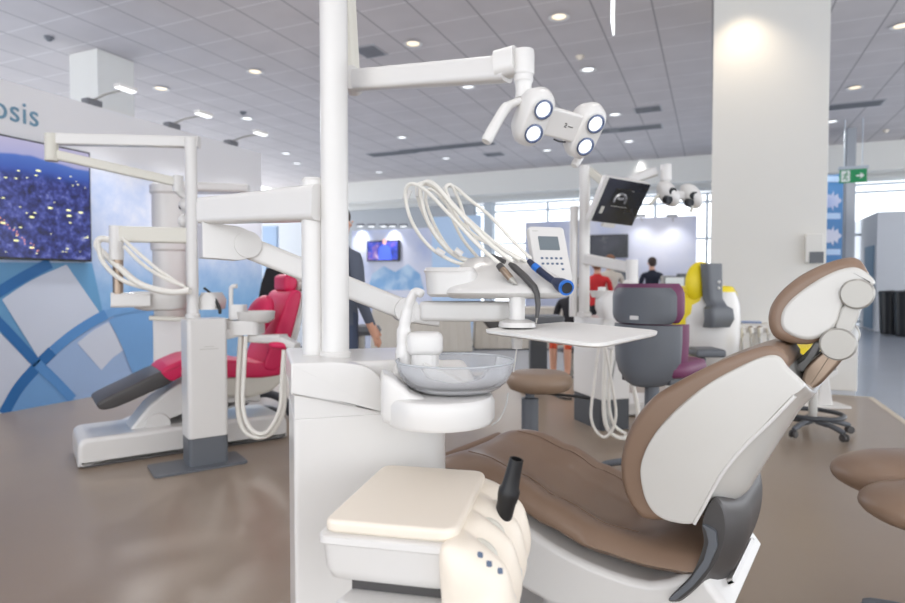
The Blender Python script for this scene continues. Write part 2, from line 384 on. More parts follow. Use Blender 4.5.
def arc(pts, w):                                                 # ribbon of width w px along a spline
    c = cspl([(x, y, 0) for x, y in pts], 8); L, Rr = [], []
    for i, p in enumerate(c):
        t = (c[min(len(c) - 1, i + 1)] - c[max(0, i - 1)]).normalized(); n = V((-t.y, t.x, 0))
        L.append((p + n * w / 2)[:2]); Rr.append((p - n * w / 2)[:2])
    return [[L[i], L[i + 1], Rr[i + 1], Rr[i]] for i in range(len(c) - 1)]
gfx([('g_teal', [[(-40, 262), (92, 263), (104, 318), (60, 345), (38, 364), (-40, 300)]]),
     ('g_lav', [[(58, 346), (104, 318), (113, 314), (162, 306), (162, 384), (80, 399.5), (4, 413.5), (38, 366)]]),
     ('g_soft', [[(113, 314), (163, 305), (163, 384), (150, 386), (140, 372), (128, 345)], [(38, 366), (4, 413), (75, 400)]]),
     ('g_pale', [[p[:2] for p in cspl([(1.7, 299.6, 0), (30, 281, 0), (66, 264.5, 0)], 6)] + [(101, 315), (80, 327), (60, 342), (40, 361)],
                 [p[:2] for p in cspl([(77, 343, 0), (92, 331, 0), (108, 322, 0)], 6)] + [(116, 335), (123, 350), (112, 358), (101, 370)],
                 [(-40, 296), (0, 333), (33, 367), (18, 388), (3, 413), (-40, 421)]]),
     ('g_dark', arc([(-20, 303), (0, 291), (25, 276), (50, 263)], 11) + arc([(-30, 295), (0, 324), (37, 364)], 10) + arc([(3, 414), (18, 388), (38, 365), (52, 351)], 11)),
     ('g_mid', arc([(37, 364), (56, 382), (72, 399)], 10) + arc([(52, 351), (70, 336), (88, 324), (106, 314)], 10)),
     ('g_soft', arc([(106, 314), (130, 308), (163, 304)], 8) + arc([(112, 318), (125, 345), (136, 372)], 8))])
cu = bpy.data.curves.new('lettering', 'FONT'); cu.body = 'osis'; cu.size = .52; cu.extrude = .004; cu.space_character = 1.08
ft = bpy.data.objects.new('tmp', cu); COL.objects.link(ft)
dg = bpy.context.evaluated_depsgraph_get(); me = bpy.data.meshes.new_from_object(ft.evaluated_get(dg)); bpy.data.objects.remove(ft)
me.name = 'lettering'; me.materials.append(M['sign_blue']); let = bpy.data.objects.new('lettering', me); COL.objects.link(let)
xs = [v.co.x for v in me.vertices]
pL, pR, pB = WX(-9, 123, XL), WX(37, 123, XL), WX(16, 124, XL)
sx = (pR.y - pL.y) / (max(xs) - min(xs)); h = (WX(16, 105, XL).z - pB.z) / .27
sz = (WX(16, 106, XL).z - WX(16, 122, XL).z) / (.5 * .52)
let.matrix_world = Matrix(((0, 0, 1, XL + .006), (sx, 0, 0, pL.y), (0, sz, 0, WX(16, 122, XL).z), (0, 0, 0, 1)))
let.parent = wallL
# television on the booth wall
tr, tb, tt = WX(92, 262, XL + .06).y, WX(92, 262, XL + .06).z, WX(91, 152.8, XL + .06).z
tv = thing('wall_mounted_television', 'huge flat screen on the booth wall showing a city at night', 'television', V((XL, tr - 1.2, tb)))
b = MB(); b.box(V((XL + .016, tr - 2.45, tb)), X1 * .045, Y1 * 2.45, Z * (tt - tb)); b.build('casing', 'tv_black', tv, bevel=.004)
b = MB(); b.box(V((XL + .0615, tr - 2.43, tb + .02)), X1 * .002, Y1 * 2.415, Z * (tt - tb - .035))
mk('city_light', (236, 236, 170), .4, emit=.7); mk('city_glow', (226, 150, 130), .4, emit=.5)
rnd = random.Random(4)
for k in range(80):
    y_, z_, w_ = tr - .03 - rnd.random() * 2.3, tb + .06 + (rnd.random() ** 1.2) * (tt - tb) * .72, rnd.choice((.005, .007, .010, .016))
    b.mi = 1; b.lathe([(1, 0), (.9, .0006)], V((XL + .0637, y_, z_)), X1, 10)
    for v in b.bm.verts[:][-20:] if False else []: pass
    vs = list(b.bm.verts)[-20:]
    for v in vs: v.co.y = y_ + (v.co.y - y_) * w_ * 1.5; v.co.z = z_ + (v.co.z - z_) * w_ * .55
b.mi = 2
for k in range(30):
    s_ = k / 29; y_, z_ = tr - .95 + .42 * s_ + rnd.uniform(-.02, .02), tb + .44 - .36 * s_ + rnd.uniform(-.02, .02)
    b.lathe([(.006, 0), (.005, .0006)], V((XL + .0637, y_, z_)), X1, 8)
b.build('screen', ['screen_city', 'city_light', 'city_glow'], tv)
# arm spotlights on top of the booth wall
def armspot(x, y, hx, hy, label):
    p = WX(x, y, XL - .03); p.z = ZT
    t = thing('arm_spotlight', label, 'spotlight', p, 'arm spotlights on the booth wall')
    a = MB(); a.cbox(p + Z * .03, .1, .16, .06); a.build('clamp', 'vent_dark', t, bevel=.008)
    e = p + X1 * .42 + Z * .1
    q = MB(); q.tube([p + Z * .05, p + X1 * .2 + Z * .09, e], .011, 8); q.build('arm', 'steel', t)
    hd = MB(); hd.cbox(e + X1 * .06 + Z * .02, .09, .2, .035); hh = hd.build('head', 'white_matt', t, bevel=.008)
    ld = bpy.data.lights.new('spot_beam', 'SPOT'); ld.energy = 110; ld.spot_size = 2.4; ld.spot_blend = 1; ld.shadow_soft_size = .08; lo = bpy.data.objects.new('spot_beam', ld); COL.objects.link(lo); lo.location = e + X1 * .06 - Z * .03; lo.rotation_euler = (0, math.radians(-22), 0)
    l = MB(); l.cbox(e + X1 * .06 - Z * .004, .075, .18, .006); l.build('diffuser', 'lamp_white', hh)
armspot(92, 103, 0, 0, 'arm spotlight clamped to the booth wall before the square column')
armspot(172, 127, 0, 0, 'second arm spotlight along the booth wall top')
armspot(231, 143, 0, 0, 'third arm spotlight near the far end of the booth wall')
# ------------------------------------------------------------------ ceiling fittings
DL = [(255, 71), (161, 88), (413, 43), (468, 86), (559, 16), (588, 69), (247, 118), (402, 137), (446, 158), (615, 114), (629, 141), (855, 87),
      (902, 25), (547, 150), (641, 160), (379, 172), (480, 174), (297, 163), (832, 121), (286, 153)]
near = ['above the booth wall'] * 0
LBL = {0: 'round downlight in the ceiling, second out from the booth wall', 1: 'warm round downlight nearest the square booth column', 2: 'warm downlight just right of the tall lamp pole', 3: 'cool white downlight under the lamp arm',
       4: 'large warm downlight, nearest above the twin lamp head', 5: 'pale downlight beside the smoke detector', 6: 'bluish downlight between booth spotlights and lamp pole', 7: 'downlight over the row of ceiling vents',
       10: 'downlight right of the dark vent pair', 9: 'downlight beside the short ceiling vent', 11: 'downlight between white column and the long grille', 12: 'warm downlight in the upper right ceiling corner'}
for i, (x, y) in enumerate(DL):
    p = G(x, y, CEIL)
    lab = LBL.get(i, 'small distant downlight in the far ceiling')
    t = thing('ceiling_downlight', lab, 'downlight', p, 'ceiling downlights')
    a = MB(); a.lathe([(.085, 0), (.125, -.012), (.13, -.016), (.105, -.02), (.085, -.012)], p, n=28, caps=(False, False)); a.build('trim_ring', 'white_matt', t)
    l = MB(); l.lathe([(.086, -.008), (.05, -.004)], p, n=24); l.build('lamp', 'lamp_warm' if i in (0, 1, 2, 4, 11, 12) else 'lamp_white', t)
    ld = bpy.data.lights.new('downlight_or_fill_beam', 'SPOT'); ld.energy = DOWN; ld.spot_size = 2.0; ld.spot_blend = .8; ld.shadow_soft_size = .09; ld.color = (1, .9, .78) if i in (0, 1, 2, 4, 11, 12) else (1, .97, .95)
    lo = bpy.data.objects.new('downlight_or_fill_beam', ld); COL.objects.link(lo); lo.location = p - Z * .04
# one close to the big column washes its face warm
p = V((cx0 + .3, 7.18, CEIL)); t = thing('ceiling_downlight', 'downlight close against the wide white column', 'downlight', p, 'ceiling downlights')
a = MB(); a.lathe([(.085, 0), (.125, -.012), (.13, -.016), (.105, -.02), (.085, -.012)], p, n=28, caps=(False, False)); a.build('trim_ring', 'white_matt', t)
l = MB(); l.lathe([(.086, -.008), (.05, -.004)], p, n=24); l.build('lamp', 'lamp_warm', t)
ld = bpy.data.lights.new('downlight_or_fill_beam', 'SPOT'); ld.energy = 45; ld.spot_size = 1.9; ld.spot_blend = .9; ld.shadow_soft_size = .08; ld.color = (1, .82, .6)
lo = bpy.data.objects.new('downlight_or_fill_beam', ld); COL.objects.link(lo); lo.location = p - Z * .04
VN = [((392, 153), 1.3, 'left grille of the row of ceiling vents'), ((425, 149), 1.3, 'middle grille of the row of ceiling vents'), ((464, 145), 1.5, 'right grille of the row of ceiling vents'),
      ((635, 128), 1.1, 'longer grille right of the twin lamp'), ((601, 131), .8, 'shorter grille partly behind the twin lamp'), ((648, 109), .5, 'small vent above the longer grille'),
      ((370, 51), .35, 'small vent beside the tall lamp pole'), ((851, 105), 1.0, 'long ceiling grille right of the white column'), ((494, 154), .5, 'small distant vent under the lamp pods')]
for (x, y), w, lab in VN:
    p = G(x, y, CEIL); t = thing('ceiling_vent', lab, 'vent', p, 'ceiling vents')
    a = MB(); a.cbox(p - Z * .006, w, .42, .012); a.build('frame', 'vent', t)
    s_ = MB()
    for k in range(7): s_.cbox(p + V((0, -.16 + .053 * k, -.015)), w - .05, .02, .012)
    s_.build('slats', 'vent_dark', t)
for (x, y), dark, lab in [((580, 56), 0, 'pale smoke detector by the lamp head'), ((49, 37), 1, 'dark sprinkler head near the booth lettering'), ((243, 112), 1, 'dark sprinkler head above the bluish downlight'), ((886, 130), 0, 'smoke detector over the right windows')]:
    p = G(x, y, CEIL); t = thing('smoke_detector', lab, 'detector', p)
    a = MB(); a.lathe([(.06, 0), (.06, -.02), (.05, -.03)], p, n=24); a.build('base', 'vent_dark' if dark else 'cream', t)
    a = MB(); a.lathe([(.035, -.03), (.032, -.05), (.01, -.06)], p, n=20); a.build('sensor', 'vent_dark' if dark else 'cream', t)
# emergency plate seen edge on
p = P(613, -14, 6.2); t = thing('emergency_light', 'thin white lit plate hanging edge-on from the ceiling', 'emergency light', V((p.x, p.y, CEIL)))
dd = (p - CAM); dd.z = 0; dd.normalize(); dd = (dd + R * .06).normalized()
b = MB(); b.cbox(V((p.x, p.y, CEIL - .03)), .3, .07, .06, dd, dd.cross(Z)); b.tube([V((p.x, p.y, CEIL - .03)) + dd * .1, V((p.x, p.y, CEIL - .3)) + dd * .1], .006, 8); b.tube([V((p.x, p.y, CEIL - .03)) - dd * .1, V((p.x, p.y, CEIL - .3)) - dd * .1], .006, 8); b.build('housing', 'white_matt', t, bevel=.006)
b = MB(); b.cbox(V((p.x, p.y, CEIL - .46)), .34, .018, .36, dd, dd.cross(Z)); b.build('plate', 'lamp_white', t, bevel=.003)
# exit sign
es = P(853, 176, 12.0); t = thing('exit_sign', 'green running-man exit sign with white arrow, by the blue banner', 'exit sign', es + Z * .2)
b = MB(); b.cbox(es + Z * .16, .5, .1, .06); b.tube([es + V((-.15, 0, .19)), V((es.x - .15, es.y, CEIL))], .01, 8); b.tube([es + V((.15, 0, .19)), V((es.x + .15, es.y, CEIL))], .01, 8); b.build('bracket', 'frame_grey', t)
b = MB(); b.cbox(es, .46, .03, .26); pl = b.build('panel', 'sign_green', t)
b = MB(); q = es - Y1 * .018
b.mi = 0; b.cbox(q + X1 * -.13, .15, .004, .22)
b.prism([(.05, -.015), (.12, -.015), (.12, -.06), (.19, 0), (.12, .06), (.12, .015), (.05, .015)], q - Y1 * .002, X1, Z, Y1, .004)
b.mi = 1; r_ = q - X1 * .13 - Y1 * .004
b.lathe([(.016, 0), (.016, .004)], r_ + V((.02, 0, .07)), Y1, 12)
for a_, c_ in [((.015, .045), (-.01, -.02)), ((-.01, -.02), (.03, -.05)), ((.03, -.05), (.02, -.09)), ((-.01, -.02), (-.04, -.07)), ((.015, .04), (.05, .01)), ((.01, .04), (-.04, .02))]:
    b.tube([r_ + V((a_[0], 0, a_[1])), r_ + V((c_[0], 0, c_[1]))], .009, 6)
b.build('pictogram', ['sign_white', 'sign_green'], pl)
# ================================================================== foreground dental unit
E1 = (R * .955 + FH * .296).normalized(); E2 = (-R * .296 + FH * .955).normalized()
A0 = cd(-.331, 1.25, 0)
def fg(s, t, z): return A0 + E1 * s + E2 * t + Z * z
unit = thing('dental_unit', 'tall white dental unit cabinet in front, with twin posts and folding arm', 'dental unit', A0 + E1 * .17 + E2 * .15)
plan = rpoly([(0, 0), (.355, 0), (.355, .30), (0, .30)], [.012, .11, .04, .03], 8)
b = MB(); b.loft([[fg(x, y, .06) for x, y in plan], [fg(x, y, .866) for x, y in plan]]); cab = b.build('cabinet', 'white', unit, bevel=.004)
b = MB(); b.loft([[fg(x, y, .001) for x, y in [(p[0] * .94 + .01, p[1] * .94 + .01) for p in plan]], [fg(x, y, .06) for x, y in [(p[0] * .94 + .01, p[1] * .94 + .01) for p in plan]]]); b.build('plinth', 'slate', unit)
b = MB(); b.tube([fg(.285, .02, .1), fg(.285, .02, .86)], .0012, 6); b.build('panel_seam', 'greylight', cab)
cap = rpoly([(-.005, .918), (-.005, .984), (.10, .984), (.165, .968), (.196, .925), (.206, .862), (.19, .862), (.12, .889)], [.002, .006, .08, .05, .03, .006, .006, .05], 6)
b = MB(); b.puff(cap, fg(0, -.006, 0), E1, Z, E2, .312, .005, 4); b.build('cover', 'white', unit, ang=30)
b = MB(); b.box(fg(.002, .001, .866), E1 * .2, E2 * .296, Z * .066); b.build('cover_base', 'white', unit)
b = MB(); b.puff(rpoly([(.10, .85), (.10, .978), (.355, .978), (.362, .85)], [.0, .02, .05, .02], 5), fg(0, .03, 0), E1, Z, E2, .272, .012, 4); b.build('rear_cover', 'white', unit, ang=30)
pp = P(335.5, 357, 1.4); pb = V((pp.x, pp.y, 0))
b = MB(); b.lathe([(.036, .975), (.036, .99), (.0315, .994), (.0315, 2.16), (.028, 2.17)], pb, n=40); b.build('lamp_post', 'white', unit, ang=30)
p2 = P(314, 357, 1.41); p2 = V((p2.x, p2.y, 0))
b = MB(); b.lathe([(.029, .975), (.0265, .985), (.0265, 1.385), (.022, 1.392)], p2, n=40); b.build('short_post', 'white', unit, ang=30)
# beam to the left, elbow, spring arm returning behind the post
q1 = V((p2.x, p2.y, 1.333)); q2 = P(205, 211, 1.6)
b = MB(); d_ = (q2 - q1); b.beam(q1 - d_.normalized() * .03, q2, .082, .07, .068, .052, .25); b.build('upper_arm', 'white', unit, ang=30)
b = MB(); e0 = P(200, 241, 1.6); e1_ = P(244, 245, 1.66); n_ = (e1_ - e0).normalized(); ac = n_.cross(Z).normalized()
b.puff([(x, z) for x, z in rpoly([(0, -.045), (.115, -.045), (.16, 0), (.115, .045), (0, .05)], [.004, .05, .045, .05, .004], 6)], e0 - ac * .035, n_, Z, ac, .07, .003, 2)
b.cyl(e0 + n_ * .022 + Z * .04, e0 + n_ * .022 + Z * .075, .024)
el = b.build('elbow', 'white', unit, ang=30)
b = MB(); b.cyl(e0 + n_ * .115 - ac * .04, e0 + n_ * .115 + ac * .04, .036); b.build('elbow_cap', 'white', el)
s0 = P(247, 247, 1.67); s1 = P(405, 310, 1.74)
b = MB(); b.beam(s0, s1, .062, .05, .06, .05, .25); b.build('spring_arm', 'white', unit, ang=30)
s2 = P(508, 313, 1.72)
b = MB(); b.cyl(s1 - E2 * .035, s1 + E2 * .035, .036)
b.beam(P(402, 313, 1.74), P(440, 316, 1.74), .05, .05, .062, .06, .3)
b.build('spring_joint', 'white', unit, ang=30)
b = MB(); pf = rpoly([(0, -.035), (.24, -.06), (.3, 0), (.24, .06), (0, .035)], [.02, .06, .06, .06, .02], 6)
t_ = (s2 - P(420, 316, 1.74)); t_.z = 0; t_.normalize(); tc_ = Z.cross(t_)
b.puff(pf, P(420, 320.5, 1.74), t_, tc_, Z, .056, .012, 3); b.build('platform_arm', 'white', unit, ang=30)
# ------------------------------------------------------------------ operating lamp
la0 = P(349, 81, 1.4); la1 = P(508, 69, 1.2)
lamp = thing('operating_lamp', 'large lit twin-pod operating lamp on its white arm, upper middle', 'operating lamp', V((pb.x, pb.y, 2.16)))
b = MB(); b.lathe([(.04, 2.175), (.04, 2.22), (.03, 2.23)], pb, n=32); b.build('swivel', 'white', lamp)
b = MB(); b.beam(V((pb.x, pb.y, 2.2)) + FH * .055, P(352, 74, 1.5) + FH * .0, .045, .035, .04, .03, .3); b.build('upper_link', 'offwhite', lamp)
b = MB(); b.beam(P(350, 81, 1.472), la1, .05, .036, .05, .042, .3); b.build('arm', 'white', lamp, ang=30)
b = MB(); j = P(352, 81, 1.474); b.cyl(j - FH * .03, j + FH * .03, .028); b.build('arm_joint', 'white', lamp)
b = MB(); b.beam(P(498, 66, 1.21), P(517, 61, 1.19), .056, .05, .056, .05, .4)
k0 = P(523.5, 50, 1.19); k1 = P(523.5, 74, 1.19); dn = -Z
b.lathe([(.012, 0), (.02, .002), (.0215, .008), (.0215, .046), (.02, .05)], V((k1.x, k1.y, k0.z)), dn, 28); b.build('knuckle', 'white', lamp, ang=30)
b = MB(); b.lathe([(.019, 0), (.019, .012), (.0165, .016), (.0155, .032), (.017, .045)], V((k1.x, k1.y, k0.z - .05)), dn, 28); b.build('neck', 'white', lamp, ang=30)
LV = ray(563, 127).normalized(); LR = (R - LV * R.dot(LV)).normalized(); LU = LR.cross(LV)
nn = (LR * .45 - LU * .35 - LV * .82).normalized()
pv = (LR * .969 - LU * .246 + LV * .637).normalized(); pv = (pv - nn * pv.dot(nn)).normalized()
qv = pv.cross(nn); qv = qv if qv.dot(U) < 0 else -qv
cA, cB, cC, cD = P(546.3, 111.4, 1.15), P(535.5, 133, 1.15), P(592, 123, 1.225), P(580, 144, 1.225)
ctr = (cA + cB + cC + cD) / 4
hl = .024
hp = ((cC + cD) / 2 - (cA + cB) / 2).dot(pv) / 2
def stad(c, hw, r, k=10):
    out = []
    for i in range(k + 1): t = PI * i / k; out.append(c + qv * (hw + r * math.sin(t)) + pv * r * math.cos(t))
    for i in range(k + 1): t = PI + PI * i / k; out.append(c + qv * (-hw + r * math.sin(t)) + pv * r * math.cos(t))
    return out
for sgn in (-1, 1):
    c = ctr + pv * hp * sgn
    b = MB(); b.loft([stad(c + nn * .002, hl, .021), stad(c, hl, .0245), stad(c - nn * .006, hl + .002, .0285), stad(c - nn * .024, hl + .003, .032), stad(c - nn * .046, hl * .85, .029), stad(c - nn * .062, hl * .55, .019), stad(c - nn * .067, hl * .2, .007)])
    pod = b.build('lamp_pod', 'white', lamp, ang=60)
    for s2_ in (-1, 1):
        m_ = c + qv * hl * s2_
        b = MB(); b.lathe([(.0165, .003), (.019, .0035), (.019, .006), (.0168, .007), (.0145, .0032)], m_, nn, 28, (False, False)); b.build('lens_rim', 'lens_rim', pod)
        b = MB(); b.lathe([(.0152, .0034), (.010, .005), (.003, .0055)], m_, nn, 24); b.build('lamp_lens', 'lens_glow', pod)
b = MB(); b.puff(rpoly([(-hp * .8, -.03), (hp * .8, -.03), (hp * .8, .026), (-hp * .8, .026)], .012, 4), ctr - nn * .026, pv, qv, nn, .022, .006, 3)
br = b.build('bridge', 'white', lamp, ang=30)
b = MB(); m0 = ctr - nn * .0035 + pv * .004 - qv * .004
b.tube([m0 - pv * .004 - qv * .004, m0 - qv * .005, m0 + pv * .001 - qv * .002, m0 - pv * .003 + qv * .003, m0 + pv * .002 + qv * .003], .0009, 6)
for k in range(3): b.cbox(m0 + pv * (.007 + .004 * k), .0025, .002, .001, pv, qv, nn)
b.build('maker_mark', 'charcoal', br)
b = MB(); b.tube([ctr - pv * hp * .15 + qv * .027 - nn * .004, ctr + pv * hp * .05 + qv * .029 - nn * .004, ctr + pv * hp * .3 + qv * .027 - nn * .004], .0016, 8); b.build('sensor_slot', 'black', br)
b = MB(); h = cspl([P(520, 101, 1.17), P(507, 107, 1.16), P(497, 122, 1.15), P(486, 142, 1.14)], 6); b.tube(h, [.008] * 6 + [.0105] * 8 + [.011] * 4 + [.009], 12); b.build('handle', 'white', lamp)
b = MB(); h = cspl([P(584, 143, 1.30), P(580, 156, 1.29), P(574, 166, 1.28)], 5); b.tube(h, [.008, .009, .0095, .0095, .0095, .0095, .0095, .0095, .0095, .009, .007], 12); b.build('handle', 'white', lamp)
# ------------------------------------------------------------------ cuspidor
bc = P(455, 370, 1.27); bc = V((bc.x, bc.y, 0))
cus = thing('cuspidor', 'white spittoon with clear rinsing bowl and curved spout on the front cabinet', 'cuspidor', bc + Z * .87)
dc = cd(-.027, 1.235, 0)
b = MB(); b.lathe([(.09, .868), (.108, .868), (.1135, .876), (.114, .91), (.108, .922), (.095, .926)], dc, n=44); b.build('base', 'white', cus, ang=40)
pl_ = [fg(.185, -.01, 0), fg(.19, .10, 0)]
b = MB()
N0_ = fg(.302, .026, 0)
def nk(t, w, z0, z1):
    c = N0_.lerp(dc, t); dr = (dc - N0_).normalized(); sd = Z.cross(dr)
    return [c + sd * x + Z * ((z0 + z1) / 2 + y) for x, y in rrect(w, z1 - z0, .02, 4)]
b.loft([nk(0, .165, .872, .975), nk(.3, .175, .870, .962), nk(.6, .19, .869, .935), nk(1, .2, .869, .92)]); b.build('rear_bracket', 'white', cus, ang=45)
B0_ = P(383, 395, 1.225); B0_.z = 0
def bk_(t, w, z0, z1):
    c = B0_.lerp(dc, t); dr = (dc - B0_).normalized(); sd = Z.cross(dr)
    return [c + sd * x + Z * ((z0 + z1) / 2 + y) for x, y in rrect(w, z1 - z0, .018, 5)]
b = MB(); b.loft([bk_(-.03, .075, .885, .962), bk_(0, .09, .874, .972), bk_(.15, .105, .870, .966), bk_(.45, .14, .869, .936), bk_(.8, .17, .869, .921)]); b.build('bracket', 'white', cus, ang=60)
b = MB(); b.lathe([(.02, .93), (.088, .931), (.108, .944), (.119, .965), (.1245, .988), (.1215, .988), (.115, .967), (.104, .949), (.085, .937), (.02, .936)], bc, n=56, caps=(True, True)); b.build('rinsing_bowl', 'bowl_glass', cus, ang=60)
b = MB(); b.tube([bc + Z * .988 + V((math.cos(a), math.sin(a), 0)) * .1232 for a in [2 * PI * k / 64 for k in range(65)]], .0022, 8); b.build('bowl_rim_highlight', 'acrylic', cus, ang=80)  # pale ring on the rim imitates the highlight along the bowl's edge
b = MB(); b.lathe([(.03, .927), (.086, .9285), (.098, .936), (.1, .941), (.085, .935), (.03, .933)], bc, n=44); b.build('bowl_underside', 'bowl_metal', cus, ang=60)
b = MB(); b.lathe([(.05, .922), (.06, .926), (.06, .93), (.02, .934)], bc, n=32); b.build('drain', 'bowl_metal', cus)
fx = P(425, 350, 1.3)
b = MB(); b.puff(rrect(.078, .06, .028, 7), V((fx.x, fx.y, 1.15 - 72 * 1.3 / 604)), R, FH, Z, .05, .014, 4)
b.puff(rrect(.06, .05, .024, 6), V((fx.x, fx.y, .955)), R, FH, Z, .045, .006, 3); b.build('filler', 'white', cus, ang=40)
b = MB(); sp = cspl([P(405, 372, 1.31), P(404, 350, 1.31), P(404, 330, 1.31), P(407, 312, 1.31), P(411, 299, 1.305), P(416, 292, 1.3), P(422, 294, 1.29)], 6)
b.tube(sp, [.019] * 7 + [.0155] * 6 + [.0125] * 6 + [.0105] * 6 + [.0098] * 6 + [.0094] * 5 + [.008], 16); b.build('spout', 'white', cus, ang=60)
b = MB(); w0 = P(423, 362, 1.27); b.prism([(0, 0), (.10, -.052), (.10, -.06), (0, -.06)], w0, R, Z, FH, .045); b.build('inner_slide', 'white', cus, bevel=.006)
b = MB(); b.tube(cspl([P(508, 393, 1.3), P(506, 405, 1.29), P(500, 418, 1.27), P(492, 425, 1.24)], 6), .0018, 8); b.build('water_line', 'hose_grey', cus)
# ------------------------------------------------------------------ assistant console in front
ND = (R * .977 - FH * .21).normalized(); DD = (R * .21 + FH * .977).normalized()
L0 = cd(-.204, .94, 0); LW, LD = .214, .30
def ac_(s, t, z): return L0 + ND * s + DD * t + Z * z
con = thing('assistant_console', 'cream-lidded assistant instrument console in the foreground, with holder slots', 'console', ac_(LW / 2, LD / 2, .67))
lid = rpoly([(0, 0), (LW, 0), (LW, LD), (0, LD)], [.02, .03, .03, .03], 6)
b = MB(); b.puff(lid, ac_(0, 0, .757), ND, DD, Z, .021, .007, 4); b.build('lid', 'cream', con, ang=30)
def grow(e): return [(x + (x - LW / 2) / (LW / 2) * e, y + (y - LD / 2) / (LD / 2) * e) for x, y in lid]
b = MB(); b.loft([[ac_(x, y, .758) for x, y in grow(.001)], [ac_(x, y, .754) for x, y in grow(.008)], [ac_(x, y, .744) for x, y in grow(.009)], [ac_(x, y, .740) for x, y in grow(.003)],
                  [ac_(x, y, .70) for x, y in grow(.0)], [ac_(x, y, .684) for x, y in grow(-.006)], [ac_(x, y, .678) for x, y in grow(-.016)]]); b.build('body', 'white', con, ang=45)
# side holder with four lobes along its depth
def hs(t, k):
    lob = abs(math.sin(PI * k)) ** .8
    out = LW + .056 + .030 * lob
    pr = [(LW - .02, .758), (LW + .012, .752 + .010 * lob), (LW + .036, .722 + .032 * lob), (out - .014, .690 + .036 * lob), (out, .685), (out + .004, .65), (out - .008, .61), (out - .04, .585), (LW - .01, .62), (LW - .02, .69)]
    return [ac_(p.x, t, p.y) for p in cspl([(x, z, 0) for x, z in pr], 4, True)]
b = MB(); ts = [i / 64 for i in range(65)]
rings = []
t0_, t1_ = -.03, .315
for u_ in ts:
    kk = u_ * 4; e_ = min(1, min(u_, 1 - u_) / .05); e_ = math.sqrt(max(0.02, 1 - (1 - e_) ** 2))
    r_ = hs(t0_ + (t1_ - t0_) * u_, kk); c_ = sum(r_, V((0, 0, 0))) / len(r_); rings.append([c_ + (p - c_) * (.35 + .65 * e_) for p in r_])
b.loft(rings); hol = b.build('holder', 'cream', con, ang=80)
for (x, y) in [(480, 555), (489, 564), (500, 571)]:
    # button on the sloping near end, dropped on the holder surface along the sight line
    o_ = hol.data; best = None
    from mathutils.bvhtree import BVHTree
    bv = BVHTree.FromPolygons([v.co for v in o_.vertices], [p.vertices for p in o_.polygons])
    hit = bv.ray_cast(CAM, ray(x, y).normalized())
    if hit[0] is None: continue
    n = hit[1] if hit[1].dot(ray(x, y)) < 0 else -hit[1]
    a_ = n.orthogonal().normalized(); a_ = (R - n * R.dot(n)).normalized(); c_ = n.cross(a_)
    b = MB(); b.puff(rrect(.0085, .0085, .002, 3), hit[0] - n * .001, a_, c_, n, .003, .0008, 2); b.build('button', 'button', hol)
for t in (.055, .142, .228, .30):
    b = MB(); q = ac_(LW + .05, t, .748); ax = (Z * .8 + ND * .6).normalized()
    b.ell(q - ax * .021, .022, .012, .010, DD.cross(ax), DD, ax, 18, 8); b.build('slot', 'offwhite', con)
b = MB(); b.puff(rpoly([(-.01, -.03), (LW + .05, -.05), (LW + .055, .26), (.05, .26)], .03, 5), ac_(.03, 0, .612), ND, DD, Z, .05, .014, 3); b.build('lower_tray', 'white', con, ang=35)
b = MB(); b.cbox(ac_(.12, .12, .668), .16, .2, .03, ND, DD); b.build('hinge_block', 'charcoal', con)
b = MB(); g0 = ac_(.16, .26, .64); b.beam(g0, fg(.24, -.014, .64), .05, .05, .06, .06, .3); b.build('support_arm', 'white', con)
# black suction tip standing in a slot
st0, st1 = P(502, 522, 1.075), P(516.5, 459, 1.06)
b = MB(); L_ = (st1 - st0).length
b.lathe([(.0155, 0), (.0165, L_ * .3), (.019, L_ * .42), (.019, L_ * .52), (.0155, L_ * .57), (.0135, L_ * .8), (.0125, L_), (.0095, L_), (.0095, L_ * .85)], st0, st1 - st0, 24, (True, True))
sc_ = b.build('suction_tip', 'black', None, ang=40); tag(sc_, 'black suction tube tip standing upright in the console slot', 'suction tip')
# ------------------------------------------------------------------ instrument tray
tl, tn, tr_, tf = P(480, 328.5, 1.58), P(592, 343, 1.30), P(662, 330.5, 1.55), P(566, 320.5, 1.86)
zt_ = 1.032
TQ = [G(480, 329, zt_), G(598, 343.5, zt_), G(662, 330.5, zt_), G(566, 321.5, zt_)]
tcn = sum(TQ, V((0, 0, 0))) / 4
tray = thing('instrument_tray', 'flat white instrument tray held out in front of the plum stool', 'tray', V((tcn.x, tcn.y, zt_ - .02)))
tq_ = rpoly([((q - tcn).x, (q - tcn).y) for q in TQ], .05, 6)
def trp(e, z): return [V((tcn.x + p[0] * e, tcn.y + p[1] * e, z)) for p in tq_]
b = MB(); b.loft([trp(.97, zt_ - .012), trp(.995, zt_ - .008), trp(1.0, zt_ - .001), trp(.985, zt_), trp(.93, zt_), trp(.90, zt_ - .004)]); b.build('plate', 'tray_white', tray, ang=40)
sx_ = P(517, 330, 1.62)
b = MB(); b.lathe([(.05, 0), (.048, .012), (.03, .02)], V((sx_.x, sx_.y, zt_ + .001)), Z, 28); b.build('mounting_flange', 'white', tray)
b = MB(); b.lathe([(.0, -.06), (.014, -.058), (.016, -.012)], V((sx_.x, sx_.y, zt_)), Z, 24); b.build('knob', 'white', tray)
b = MB(); b.tube([V((sx_.x, sx_.y, zt_ - .055)), P(513.5, 372, 1.62)], .002, 6); b.build('pull_cord', 'white', tray)
